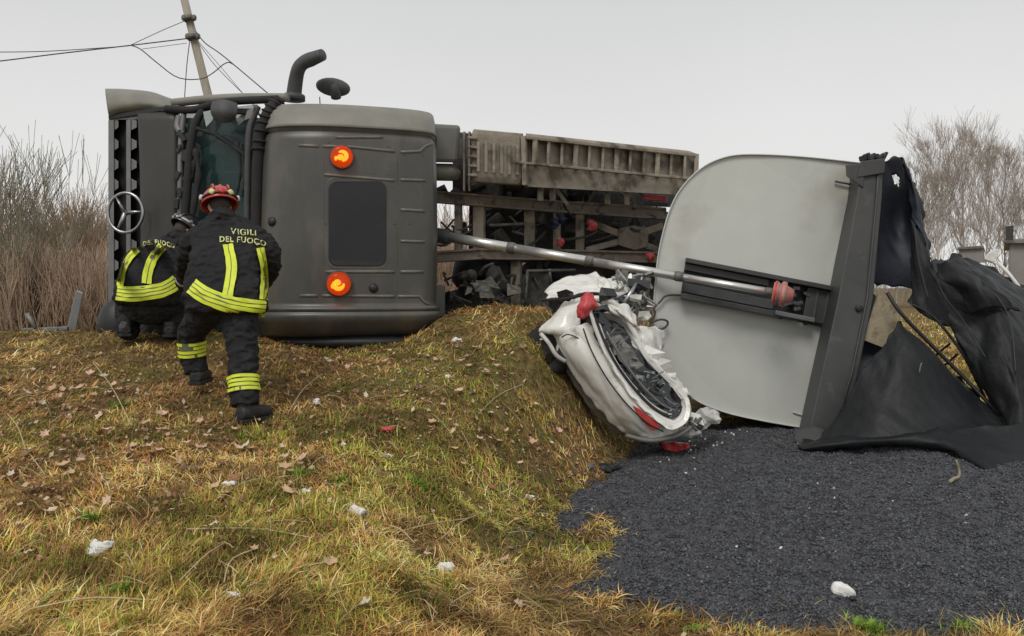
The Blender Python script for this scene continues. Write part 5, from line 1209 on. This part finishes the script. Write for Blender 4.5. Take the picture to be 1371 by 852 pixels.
tr = [(1200, 62, 9.5, 'thin short bare tree just right of the hanging tarpaulin top', .0), (1228, 58, 12.5, 'slender bare tree rising right of the torn tarpaulin strip', .05), (1258, 55, 14.0, 'bare tree with forked trunk left of the tallest one', -.03),
      (1284, 56, 14.8, 'tallest bare tree in the middle of the right-hand clump', .03), (1312, 58, 14.3, 'bare tree right of the tallest one in the clump', .06), (1338, 60, 14.2, 'wide bare tree left of the dark box on its post', .05),
      (1368, 57, 13.5, 'bare tree cut by the right edge of the photo', .1), (1400, 60, 14.0, 'bare tree just outside the clump at far right', .0)]
for i, (px, Y, h, lab, ln) in enumerate(tr[:7]): bare_tree(px, Y, h * .65, lab, 100 + i, lean=ln)
def shrub(px, Y, h, label, seed, m, stems=14, spread=1.6, grp='bare shrubs of the left hedge', depth=2):
    rnd = random.Random(seed); X = (px - 685.5) * Y / F; b = Vector((X, Y, Hs(X, Y) - .1))
    root = thing('bare_shrub', b, label, 'shrub', grp); V = []; Fc = []
    for k in range(stems):
        o = Vector((rnd.gauss(0, spread * .4), rnd.gauss(0, spread * .3), 0)); d = Vector((rnd.gauss(0, .22), rnd.gauss(0, .15), 1)).normalized()
        grow(V, Fc, b + o, d, h * rnd.uniform(.35, .62), rnd.uniform(.014, .03), depth, .28, .42, 4, rnd, (2, 3), 3, .0055, .62)
    pyobj('stems', V, Fc, M[m], root)
labs = ['tall grey-green bare shrub at the left edge of the photo', 'reddish bare shrub left of the overturned cab', 'brown bare shrub in the middle of the left hedge', 'bare shrub touching the truck grille on its left',
        'low front shrub behind the bent metal rail', 'low tangled front shrub beside the truck bumper', 'low grey-green front shrub at the left edge']
sh = [(-6, 17, 4.9, 'bark3'), (48, 20, 4.6, 'bark2'), (90, 19, 4.2, 'bark2'), (135, 20, 4.5, 'bark2'), (70, 15.5, 2.9, 'bark2'), (122, 15.5, 3.0, 'bark2'), (14, 14.5, 3.2, 'bark3')]
for i, (px, Y, h, m) in enumerate(sh): shrub(px, Y, h * (.92 if i == 0 else .80), labs[i], 300 + i, m, stems=26 if h > 4 else 18)
# far side of the thicket as one mass of stems (continues behind the truck)
def thicket(name, x0, x1, Y0, Y1, n, h0, h1, m, label, cat, seed):
    rnd = random.Random(seed); V = []; Fc = []
    for k in range(n):
        Y = rnd.uniform(Y0, Y1); px = rnd.uniform(x0, x1); X = (px - 685.5) * Y / F; b = Vector((X, Y, Hs(X, Y) - .1))
        d = Vector((rnd.gauss(0, .2), rnd.gauss(0, .2), 1)).normalized()
        grow(V, Fc, b, d, rnd.uniform(h0, h1) * .55, rnd.uniform(.01, .022), 1, .25, .4, 4, rnd, (2, 3), 3, .006, .7)
    o = pyobj(name, V, Fc, m, None); tag(o, label, cat, kind='stuff')
thicket('hedge_thicket', -80, 900, 21, 26, 2100, 2.5, 4.6, M['bark2'], 'dense brown bare hedge thicket beyond the bank', 'hedge', 5)
thicket('dry_undergrowth', -60, 240, 13.5, 18, 900, 1.6, 2.7, M['bark2'], 'tangle of dry brown stems under the left hedge', 'undergrowth', 6)
thicket('far_hedge', 1120, 1560, 62, 75, 700, 2.0, 4.5, M['bark'], 'low pale scrub under the far trees', 'hedge', 9)

# ================================================================ FAR THINGS AT THE RIGHT EDGE
def hexpx(name, q, Y, dep, m, parent=None, bev=.01):
    mb = MB(); a = [P(x, y, Y) for x, y in q]; mb.hexa(a, [p + Vector((.62 * dep, dep, 0)) for p in a]); return mb.build(name, M[m], parent, smooth=False, bevel=bev)
van = thing('roadside_cabin', P(1400, 470, 14), 'low grey metal cabin at the right edge beyond the tarpaulin', 'cabin')
hexpx('wall', [(1353, 326), (1440, 326), (1440, 460), (1353, 440)], 14, 2.5, 'hut', van)
hexpx('roof', [(1345, 320), (1445, 320), (1445, 326), (1345, 326)], 13.9, 2.8, 'side', van)
pb = thing('post_box', P(1352, 420, 13), 'small dark box on a pale post above the tarpaulin heap', 'post box')
hexpx('post', [(1350, 338), (1353.5, 338), (1353.5, 430), (1350, 430)], 13, .05, 'side', pb); hexpx('box', [(1346, 303), (1357, 302), (1357, 322), (1346, 323)], 13, .15, 'cabpanel', pb); hexpx('box_rim', [(1344, 322), (1359, 322), (1359, 326), (1344, 326)], 12.97, .2, 'grime', pb)
gb = thing('grey_trailer', P(1290, 430, 12), 'grey trailer end showing just above the tarpaulin heap', 'trailer')
hexpx('panel', [(1284, 334), (1316, 332), (1318, 380), (1284, 380)], 12, 1.2, 'hut', gb); hexpx('top_rail', [(1282, 331), (1317, 329), (1317, 333), (1282, 335)], 11.95, 1.2, 'grime', gb)
mb = MB(); mb.patch([[(1332, 333, 11.2), (1338, 335, 11.2)], [(1322, 340, 11.2), (1334, 345, 11.2)], [(1318, 347, 11.2), (1330, 352, 11.2)], [(1322, 350, 11.2), (1340, 354, 11.3)]], 10, 16, amp=.02)
tag(mb.build('white_sheet_scrap', M['paper'], solid=.02), 'curved white scrap sticking up behind the tarpaulin heap', 'scrap')
mb = MB(); mb.patch([[(1298, 354, 10.5), (1318, 352, 10.6)], [(1300, 362, 10.2), (1322, 360, 10.3)], [(1304, 366, 10.0), (1324, 366, 10.0)]], 10, 8, amp=.03)
tag(mb.build('white_plastic_sheet', M['paper'], solid=.01), 'flat white plastic sheet lying on top of the tarpaulin heap', 'plastic sheet')
MB().tube([P(1336, 352, 8.6), P(1350, 366, 8.55), P(1364, 384, 8.4)], .022, 6).build('white_edge_tape', M['paper'], tarp)
# bent rail on the crest at left
ra = thing('bent_metal_rail', G(70, 452), 'bent grey metal rail lying on the crest at far left', 'metal rail')
mb = MB(); mb.hexa([P(88, 446, 8.6), P(101, 446, 8.6), P(112, 392, 8.6), P(102, 388, 8.6)], [P(88, 446, 8.72), P(101, 446, 8.72), P(112, 392, 8.72), P(102, 388, 8.72)]); mb.build('upright_end', M['strut'], ra, smooth=False, bevel=.015)
mb = MB(); mb.beam(P(30, 443, 8.7), P(92, 440, 8.6), .06, .05); mb.beam(P(34, 448, 8.5), P(92, 445, 8.5), .05, .03); mb.build('lying_rail', M['strut'], ra, smooth=False, bevel=.01)
MB().tube([P(48, 440, 8.6), P(36, 420, 8.6)], .022, 8).build('bent_strut', M['side'], ra)

# ================================================================ GRAVEL (spilled, one mass)
gxv = np.arange(-.2, 7.2, .028); gyv = np.arange(3.1, 9.6, .028)
XX, YY = np.meshgrid(gxv, gyv, indexing='ij'); s_, t_ = gthick(XX, YY)
ZZ = H(XX, YY) + t_ + (fbm(XX, YY, 22, 3) - .5) * .018 - np.where(s_ < .02, .012, 0)
V = np.stack([XX.ravel(), YY.ravel(), ZZ.ravel()], 1); nx_, ny_ = XX.shape; ii, jj = np.meshgrid(np.arange(nx_ - 1), np.arange(ny_ - 1), indexing='ij')
keep = (s_[:-1, :-1] > 0).ravel(); a = (ii * ny_ + jj).ravel()[keep]; Fq = np.stack([a, a + ny_, a + ny_ + 1, a + 1], 1)
def gravel_mat():
    m = mat('dark_gravel', (.035, .036, .040), (.115, .118, .127), rough=.85, scale=45, bump=1., bscale=60, c3=(.035, .034, .036), s3=1.5, t3=(.5, .7)); return m
gv = np_mesh('gravel_bed', V, Fq, gravel_mat(), k=4, smooth=True); tag(gv, 'dark grey gravel spilled over the flat ground', 'gravel', kind='stuff')
def stones(N, seed):
    r = np.random.default_rng(seed); Y = 1 / r.uniform(1 / 9.3, 1 / 3.1, N * 2) ** 1.0; X = r.uniform(-.2, 7.2, N * 2)
    vis = np.abs(X) < Y * .75; X, Y = X[vis], Y[vis]; s, t = gthick(X, Y)
    k = (s > -.40 * r.random(len(s)) ** 5 * 2) ; X, Y, s, t = X[k][:N], Y[k][:N], s[k][:N], t[k][:N]; n = len(X)
    z = H(X, Y) + np.where(s > 0, t, 0) + .003
    sz = r.uniform(.0045, .0115, n) * (1 + .6 * (r.random(n) > .95)) * (.8 + .05 * Y)
    base = np.array([[1, 0, 0], [-1, 0, 0], [0, 1, 0], [0, -1, 0], [0, 0, 1], [0, 0, -1]], float)
    f = np.array([[0, 2, 4], [2, 1, 4], [1, 3, 4], [3, 0, 4], [2, 0, 5], [1, 2, 5], [3, 1, 5], [0, 3, 5]])
    vv = base[None] * r.uniform(.55, 1.25, (n, 6, 1)) + r.uniform(-.25, .25, (n, 6, 3)); an = r.uniform(0, 6.28, n); ti = r.uniform(-.7, .7, n)
    ca, sa = np.cos(an), np.sin(an); ct, st = np.cos(ti), np.sin(ti)
    y = vv[:, :, 1] * ct[:, None] - vv[:, :, 2] * st[:, None]; zz = vv[:, :, 1] * st[:, None] + vv[:, :, 2] * ct[:, None]
    x = vv[:, :, 0] * ca[:, None] - y * sa[:, None]; y = vv[:, :, 0] * sa[:, None] + y * ca[:, None]
    V = np.stack([x, y, zz * .75], 2) * sz[:, None, None] + np.stack([X, Y, z], 1)[:, None, :]
    Fc = (f[None] + (np.arange(n) * 6)[:, None, None]).reshape(-1, 3)
    g0 = r.uniform(.025, .125, n) * np.where(r.random(n) > .985, 2.3, 1); c = np.stack([g0, g0 * 1.03, g0 * 1.13], 1); c = np.repeat(c, 6, 0)
    return V.reshape(-1, 3), Fc, c
V, Fc, c = stones(110000, 3)
o = np_mesh('loose_gravel', V, Fc, attrmat('gravel_stones', .7, .35), c); tag(o, 'loose dark stones on top of the spilled gravel', 'gravel', kind='stuff')

# ================================================================ GRASS
def green_mask(X, Y): return sstep(.46, .58, fbm(X + 3.1, Y * 1.0 - 2.2, 1.6, 3) + .16 * np.exp(-((X + .1) / .8) ** 2) * np.exp(-((Y - 5.7) / 1.1) ** 2) + .04 * np.exp(-((Y - 4.6) / .7) ** 2))
def brown_mask(X, Y): return sstep(.44, .60, fbm(X - 7.3, Y + 1.7, 1.1, 3) + .14 * np.exp(-((Y - 6.0) / 1.0) ** 2) * (1 - sstep(.0, 1.0, X)))
def grass(N, seed, Lr, tilt, kind, x0=-6.5, x1=6.5, y0=2.5, y1=9.8, wbase=.0010, pw=1.0):
    r = np.random.default_rng(seed); M_ = int(N * 3)
    Y = 1 / r.uniform(1 / y1, 1 / y0, M_); X = r.uniform(-1, 1, M_) * Y * .72
    s = gsd(X, Y) + (fbm(X, Y, 2.2, 4) - .5) * .34 + (fbm(X, Y, 9, 2) - .5) * .12
    k = (X > x0) & (X < x1) & ((s < 0) | ((r.random(M_) < .30 * np.exp(-s * 3.2)) & (Y < 4.3)) | ((r.random(M_) < .10 * np.exp(-s * 9.)) & (Y < 6.5)))
    gm = green_mask(X, Y); bm_ = brown_mask(X, Y); dens = fbm(X, Y, 5, 3)
    if kind == 'green': k &= r.random(M_) < (gm * (.35 + dens) + .03) * (.40 + .60 * sstep(3.4, 4.8, Y)) * (.5 + .5 * sstep(-3.2, -1.2, X))
    elif kind == 'straw': k &= r.random(M_) < .27 + 1.0 * dens * (1 - .65 * bm_) - .25 * gm + .25 * sstep(6.9, 7.6, Y)
    elif kind == 'thatch': k &= r.random(M_) < .9
    X, Y, gm, bm_, dens = (q[k][:N] for q in (X, Y, gm, bm_, dens)); n = len(X); z = H(X, Y) - .004 + .035 * sstep(.50, .75, fbm(X + 4, Y - 8, 6.5, 2)) * (r.random(n) if kind != 'green' else .6)
    L = r.uniform(*Lr, n) * (.6 + .8 * dens) * (1 + .30 * (1 - sstep(3.2, 5.0, Y))); ti = np.radians(r.uniform(*tilt, n)); flow = (fbm(X, Y, .8, 2) - .5) * 7 + 1.0
    az = r.uniform(0, 6.28, n) if kind == 'green' else np.where(r.random(n) < .45, flow + r.normal(0, .7, n), r.uniform(0, 6.28, n))
    w_ = (wbase + .00028 * Y) * r.uniform(.5, 1.5, n)
    d = np.stack([np.cos(az) * np.sin(ti), np.sin(az) * np.sin(ti), np.cos(ti)], 1); sd_ = np.stack([-np.sin(az), np.cos(az), r.uniform(-.4, .4, n)], 1)
    p0 = np.stack([X, Y, z], 1); droop = L * r.uniform(.05, .35, n)
    # follow the terrain so that flat blades do not sink
    g0x = (H(X + .05, Y) - H(X - .05, Y)) / .1; g0y = (H(X, Y + .05) - H(X, Y - .05)) / .1
    slope = d[:, 0] * g0x + d[:, 1] * g0y
    d2 = d.copy(); d2[:, 2] += slope
    p1 = p0 + d2 * (L * .5)[:, None]; p2 = p0 + d2 * L[:, None]; p2[:, 2] -= droop; p1[:, 2] -= droop * .15; 
    jit = r.normal(0, .12, (n, 1)) * sd_ * L[:, None]; p2 += jit
    p2[:, 2] = np.maximum(p2[:, 2], H(p2[:, 0], p2[:, 1]) + .004)
    V = np.stack([p0 - sd_ * w_[:, None], p0 + sd_ * w_[:, None], p1 - sd_ * w_[:, None] * .8, p1 + sd_ * w_[:, None] * .8, p2], 1)
    f = np.array([[0, 1, 3], [0, 3, 2], [2, 3, 4]]); Fc = (f[None] + (np.arange(n) * 5)[:, None, None]).reshape(-1, 3)
    u = r.random(n)[:, None]; vv = r.uniform(.65, 1.25, n)[:, None]
    if kind == 'green': c = ((1 - u) * np.array([.15, .21, .03]) + u * np.array([.34, .40, .08])) * vv
    elif kind == 'straw':
        c = ((1 - u) * np.array([.52, .345, .14]) + u * np.array([.80, .62, .34])) * vv; b = np.array([.34, .175, .07]); q = (r.random(n) < .25 + .4 * bm_)[:, None]; c = np.where(q, b * (vv + .2 * u), c)
        ol = (r.random(n) < .20)[:, None]; c = np.where(ol, np.array([.42, .36, .09]) * vv, c)
    else:
        c = ((1 - u) * np.array([.08, .042, .018]) + u * np.array([.46, .285, .12])) * vv; ol = (r.random(n) < .18)[:, None]; c = np.where(ol, np.array([.30, .26, .06]) * vv, c)
    pt_ = ((.46 + 1.02 * sstep(.32, .68, fbm(X + 11, Y - 4, 3.4, 4))) * (1 - .16 * bm_ * sstep(3.8, 5, Y)))[:, None]; wm = (.5 + .8 * fbm(X - 2, Y + 9, .7, 2))[:, None]
    c = c * 1.10 * pt_ * (np.array([1.08, .95, .76]) * wm + np.array([1.0, 1.0, .84]) * (1 - wm)); c = np.clip(c, 0, .85)
    return V.reshape(-1, 3), Fc, np.repeat(c, 5, 0)
gm_ = attrmat('grass_blades', .75, .25)
V, Fc, c = grass(160000, 11, (.02, .065), (40, 90), 'thatch'); tag(np_mesh('dead_grass_thatch', V, Fc, gm_, c), 'matted brown dead grass covering the bank', 'grass', kind='stuff')
V, Fc, c = grass(120000, 12, (.03, .12), (50, 94), 'straw'); tag(np_mesh('dry_straw_grass', V, Fc, gm_, c), 'dry straw-coloured grass over the bank', 'grass', kind='stuff')
V, Fc, c = grass(95000, 13, (.02, .06), (5, 60), 'green', wbase=.0012); tag(np_mesh('green_grass', V, Fc, gm_, c), 'fresh green grass in patches on the bank', 'grass', kind='stuff')

V, Fc, c = grass(34000, 14, (.08, .22), (20, 80), 'straw', x0=2.6, x1=30, y0=9.3, y1=48, wbase=.004); tag(np_mesh('field_grass', V, Fc, gm_, c), 'rough dry field grass seen through the gap in the tarpaulin', 'grass', kind='stuff')
V, Fc, c = grass(22000, 15, (.06, .18), (10, 60), 'green', x0=2.6, x1=30, y0=9.3, y1=48, wbase=.006); tag(np_mesh('field_green_grass', V, Fc, gm_, c), 'green grass in the field beyond the tarpaulin', 'grass', kind='stuff')
# bright green tufts with identifiable places
def tuft(px, py, n, L, label, seed, col=((.12, .24, .02), (.28, .42, .06))):
    r = random.Random(seed); b = G(px, py); V = []; Fc = []; cs = []
    for k in range(n):
        an = r.uniform(0, 6.28); rad_ = min(abs(r.gauss(0, .03)), .06); p = b + Vector((math.cos(an) * rad_ * 1.6, math.sin(an) * rad_, 0)); p.z = float(HG(p.x, p.y)) - .005
        d = Vector((r.gauss(0, .5), r.gauss(0, .5), 1)).normalized(); l = L * r.uniform(.5, 1.1); s = Vector((-d.y, d.x, 0)); s = s.normalized() * .0028 if s.length > .01 else Vector((.0028, 0, 0))
        q = p + d * l * .5; e = p + d * l + Vector((d.x * .3 * l, d.y * .3 * l, -l * .15)); o = len(V)
        V += [p - s, p + s, q - s, q + s, e]; Fc += [(o, o + 1, o + 3), (o, o + 3, o + 2), (o + 2, o + 3, o + 4)]
        t = r.random(); cs += [[col[0][i] * (1 - t) + col[1][i] * t for i in range(3)]] * 5
    o = np_mesh('grass_tuft', np.array([tuple(v) for v in V]), np.array(Fc), gm_, np.array(cs)); o.location = (0, 0, 0)
    me = o.data; me.transform(Matrix.Translation(-b)); o.location = b; tag(o, label, 'grass tuft', 'green grass tufts')
for i, (px, py, n, L, lab) in enumerate(((1160, 850, 260, .085, 'bright yellow-green tuft at the bottom edge below the white cup'), (165, 800, 130, .07, 'small green tuft near the bottom left of the bank'), (400, 640, 160, .08, 'green tuft left of the white paper scraps in mid bank'),
        (120, 700, 130, .08, 'green tuft above the clear plastic bag'), (330, 590, 120, .07, 'green tuft at the standing firefighter\'s front boot'), (560, 655, 160, .08, 'green tuft below the red scrap'),
        (160, 545, 110, .08, 'green tuft under the long straw stem'), (455, 650, 120, .07, 'green tuft just above the white can'), (930, 848, 110, .05, 'thin tuft at the gravel edge by the bottom'), (1290, 848, 120, .05, 'sparse tuft at the bottom right of the gravel'))):
    tuft(px, py, n, L, lab, 50 + i)
# long single straw stems
V = []; Fc = []
for k, (a, b) in enumerate((((125, 492), (176, 575)), ((700, 520), (640, 560)), ((385, 560), (430, 505)), ((240, 790), (300, 735)), ((250, 720), (420, 728)), ((40, 830), (190, 812)), ((520, 712), (555, 735)), ((20, 600), (60, 640)), ((330, 800), (450, 760)), ((470, 745), (630, 700)),
                            ((590, 730), (660, 690)), ((10, 560), (35, 610)), ((600, 820), (700, 780)), ((340, 745), (300, 790)))):
    p = G(*a, .03); q = G(*b, .02); m_ = (p + q) / 2 + Vector((random.gauss(0, .02), 0, .025)); c_ = cat_rom([p, m_, q], 8)
    for i in range(7): seg_tube(V, Fc, c_[i], c_[i + 1], .004, .0035, 4)
r_ = random.Random(3)
for k in range(130):
    px = r_.uniform(0, 860); py = r_.uniform(500, 850)
    p = G(px, py, .015)
    if gsd(np.array([p.x]), np.array([p.y]))[0] > 0: continue
    an = r_.uniform(0, 6.28); L = r_.uniform(.08, .28); q = p + Vector((math.cos(an) * L, math.sin(an) * L, 0)); q.z = Hs(q.x, q.y) + r_.uniform(.01, .06); m_ = (p + q) / 2 + Vector((0, 0, r_.uniform(.01, .03)))
    c_ = cat_rom([p, m_, q], 5)
    for i in range(4): seg_tube(V, Fc, c_[i], c_[i + 1], .0024, .002, 3)
o = pyobj('straw_stems', V, Fc, mat('pale_straw', (.42, .33, .18), (.55, .45, .27), rough=.7, scale=12), None); tag(o, 'long pale straw stems scattered over the bank', 'straw', kind='stuff')

# ================================================================ FALLEN LEAVES
def leaf_mesh(seed):
    r = random.Random(seed); V = [Vector((0, 0, 0))]; n = 12
    for k in range(n):
        a = 2 * math.pi * k / n; rr = (1 if k % 2 else .66) * r.uniform(.8, 1.1); x = math.cos(a) * rr; y = math.sin(a) * rr * .62
        V.append(Vector((x * .5, y * .5, .16 * x * x + .25 * abs(y) * r.uniform(.2, 1.2))))
    me = bpy.data.meshes.new('fallen_leaf'); me.from_pydata([tuple(v) for v in V], [], [(0, 1 + k, 1 + (k + 1) % n) for k in range(n)]); return me
leafm = [mat('leaf_%s' % nm, c, c2, rough=.6, scale=8) for nm, c, c2 in (('tan', (.44, .27, .15), (.60, .41, .26)), ('pinkish', (.52, .32, .22), (.68, .48, .37)), ('russet', (.20, .085, .035), (.32, .15, .07)), ('pale', (.5, .42, .30), (.62, .54, .42)))]
lm = []
for i in range(12):
    me = leaf_mesh(i); me.materials.append(leafm[[0, 1, 0, 2, 1, 3][i % 6]]); lm.append(me)
LL = {0: 'dry tan fallen leaf lying on the grass bank', 1: 'dry pinkish fallen leaf lying on the grass bank', 2: 'dark russet fallen leaf lying on the grass bank', 3: 'pale cream fallen leaf lying on the grass bank'}
r_ = random.Random(9); cnt = 0
clusters = [(60, 520, 60, 35), (110, 560, 70, 45), (330, 470, 60, 15), (440, 480, 55, 22), (200, 610, 70, 40), (150, 600, 90, 60), (480, 520, 60, 40), (60, 650, 60, 40), (640, 600, 70, 60), (660, 470, 60, 25), (600, 500, 70, 30), (430, 490, 50, 20), (300, 620, 80, 50), (250, 650, 120, 60)]
while cnt < 250:
    if r_.random() < .72:
        cx, cy, sx_, sy_ = r_.choice(clusters); px = r_.gauss(cx, sx_ * .6); py = r_.gauss(cy, sy_ * .6)
    else: px = r_.uniform(0, 780); py = r_.uniform(465, 840)
    if not (2 < px < 790 and 458 < py < 845) or (py > 700 and r_.random() < .6): continue
    p = G(px, py, .034)
    if gsd(np.array([p.x]), np.array([p.y]))[0] > 0 or p.y > 8.2: continue
    i = r_.randrange(12); o = bpy.data.objects.new('fallen_leaf', lm[i]); COL.objects.link(o); o.location = p
    s = r_.uniform(.05, .105); o.scale = (s, s, s); o.rotation_euler = (r_.gauss(.1, .35), r_.gauss(0, .35), r_.uniform(0, 6.28)); kk = [0, 1, 0, 2, 1, 3][i % 6]
    tag(o, LL[kk], 'leaf', 'fallen leaves on the bank'); cnt += 1
# small leaf fragments
r = np.random.default_rng(77); n = 8500; Y = 1 / r.uniform(1 / 8.4, 1 / 2.9, n * 2); X = r.uniform(-1, 1, n * 2) * Y * .7
k = (gsd(X, Y) < -.03) & (r.random(n * 2) < (brown_mask(X, Y) * .9 + .08) * sstep(3.2, 5.2, Y)); X = X[k][:n]; Y = Y[k][:n]; n = len(X); z = H(X, Y) + r.uniform(.008, .035, n)
s = r.uniform(.006, .022, n); an = r.uniform(0, 6.28, n); q = np.array([[1, 0], [.2, .7], [-1, .1], [-.1, -.6]])
x = q[None, :, 0] * s[:, None]; y = q[None, :, 1] * s[:, None]; xr = x * np.cos(an)[:, None] - y * np.sin(an)[:, None]; yr = x * np.sin(an)[:, None] + y * np.cos(an)[:, None]
tz = r.uniform(-.6, .6, (n, 1)) * xr + r.uniform(-.2, .9, (n, 1)) * yr
V = np.stack([X[:, None] + xr, Y[:, None] + yr, z[:, None] + tz], 2).reshape(-1, 3); Fc = (np.array([[0, 1, 2, 3]])[None] + (np.arange(n) * 4)[:, None, None]).reshape(-1, 4)
pal = np.array([[.42, .25, .14], [.26, .12, .055], [.50, .38, .26], [.28, .16, .08], [.13, .07, .035]]); c = pal[r.integers(0, 5, n)] * r.uniform(.7, 1.2, (n, 1))
tag(np_mesh('leaf_litter', V, Fc, attrmat('leaf_litter', .7, .3), np.repeat(c, 4, 0), k=4), 'small brown leaf fragments in the grass', 'leaf litter', kind='stuff')

# ================================================================ LITTER AND DEBRIS
def crumple(c, r, seed, amp=.35, name='crumpled_paper', m='paper', R=None, nu=14, nv=10):
    mb = MB(); mb.ball(c, r, nu, nv, R); me = mb.mesh('q'); q = max(r) if hasattr(r, '__len__') else r
    for v in me.vertices:
        k = mnoise.fractal(v.co * (1.2 / q) + Vector((seed, 0, 0)), 1, 2, 3); v.co += v.normal * k * q * amp
    return link_mesh(name, me, M[m], None, smooth=False)
def gg(x, y, l=0.): p = G(x, y); p.z = float(HG(p.x, p.y)) + l; return p
c_ = gg(479, 694, .03); can = thing('crushed_can', c_, 'crushed white drink can lying in the grass in mid bank', 'can'); dx = Vector((.75, -.55, -.15)).normalized()
MB().lathe(c_ - dx * .045, dx, [(0, .018), (.004, .024), (.012, .027), (.035, .023), (.05, .026), (.078, .027), (.086, .023), (.09, .018)], 18).build('can_body', M['paper'], can)
MB().lathe(c_ + dx * .0455, dx, [(0, .019), (.003, .018)], 14).build('can_end', M['chrome'], can)
tag(crumple(gg(597, 768, .02), (.040, .03, .034), 2), 'small crumpled white paper ball in the straw, lower centre', 'paper ball')
tag(crumple(gg(132, 740, .02), (.065, .04, .035), 5, .5, 'plastic_bag', 'paper'), 'small translucent crumpled plastic bag at the lower left', 'plastic bag')
cup = tag(crumple(gg(1128, 812, .025), (.060, .035, .035), 8, .22, 'crushed_cup', 'paper', Matrix.Rotation(.3, 3, 'Y')), 'crumpled white cup lying at the front edge of the gravel', 'cup')
mb = MB(); p = gg(1141, 820, .02); mb.ball(p, (.018, .015, .012), 8, 6); mb.build('cup_opening', M['black'], cup)
tag(crumple(gg(517, 580, .02), (.052, .03, .026), 11, .3, 'red_plastic_scrap', 'pink'), 'small pink-red plastic scrap on the bank', 'scrap')
for i, (x, y, s, lab) in enumerate(((613, 460, .06, 'white wrapper near the crest right of the cab'), (600, 508, .035, 'tiny white paper below the wrapper near the crest'), (424, 545, .04, 'cream paper scrap right of the firefighter boot'), (410, 664, .045, 'white paper scrap in the green grass left of centre'),
                              (308, 655, .038, 'round white paper scrap at mid left of the bank'), (312, 806, .04, 'small white scrap near the bottom left centre'), (710, 670, .045, 'whitish rag near the gravel edge'), (425, 540, .03, 'pale scrap beside the cream paper'),
                              (520, 617, .025, 'small cream scrap below the red one'), (460, 600, .022, 'tiny pale scrap left of the red scrap'))):
    s *= .72; tag(crumple(gg(x, y, .022), (s, s * .6, s * .42), 20 + i, .8, 'paper_scrap'), lab, 'paper scrap', 'paper scraps on the bank')
# red broken lamp on the gravel
lp = thing('broken_red_lamp', gg(902, 614), 'broken red tail lamp lying on the gravel below the car', 'lamp')
b0 = wloc(lp); mb = MB()
mb.patch([[b0 + Vector((-.15, .06, .05)), b0 + Vector((0, .05, .03)), b0 + Vector((.14, .02, .04))], [b0 + Vector((-.13, -.02, .07)), b0 + Vector((0, -.03, .07)), b0 + Vector((.14, -.04, .05))], [b0 + Vector((-.10, -.07, .01)), b0 + Vector((.02, -.09, .01)), b0 + Vector((.12, -.08, .015))]], 18, 12, amp=.05, fr=9)
mb.build('lens', M['red'], lp, solid=.008); MB().tube([b0 + Vector((-.14, .02, .08)), b0 + Vector((-.02, .0, .075)), b0 + Vector((.13, -.02, .06))], .008, 6).build('lens_rim', M['whitein'], lp)
tag(crumple(gg(812, 632, .02), (.12, .05, .03), 41, .4, 'black_plastic_fragment', 'black'), 'black plastic fragment at the corner of grass and gravel', 'plastic fragment')
tag(crumple(gg(790, 628, .01), (.05, .03, .03), 42, .4, 'dark_stone', 'grime'), 'dark grey lump beside the black plastic fragment', 'stone')
tw = [gg(1282, 632, .13), gg(1284, 650, .07), gg(1281, 655, .04), gg(1272, 660, .015)]; tw[0] = P(1280, 614, tw[2].y)
tag(MB().tube(cat_rom([P(1280, 616, 5.75), P(1284, 628, 5.74), P(1284, 638, 5.73), P(1277, 641, 5.72), P(1271, 646, 5.7)], 14), list(np.linspace(.007, .014, 14)), 8).build('bent_stick', M['ply']), 'bent pale stick standing on the gravel in front of the tarpaulin', 'stick')
r_ = random.Random(4); shard = MB().box((0, 0, 0), (1, .7, .25)).mesh('glass_chip'); shard.materials.append(M['paper'])
for k in range(46):
    px = r_.gauss(930, 45) if k < 36 else r_.uniform(850, 1300); py = r_.gauss(608, 18) if k < 36 else r_.uniform(600, 790)
    if py < 588 or px < 862: continue
    p = gg(px, py, .008); o = bpy.data.objects.new('glass_chip', shard); COL.objects.link(o); o.location = p; s = r_.uniform(.008, .022); o.scale = (s, s, s); o.rotation_euler = (r_.uniform(0, 3), r_.uniform(0, 3), r_.uniform(0, 3))
    tag(o, 'tiny white chip of broken glass or paint on the gravel', 'glass chip', 'white chips on the gravel')
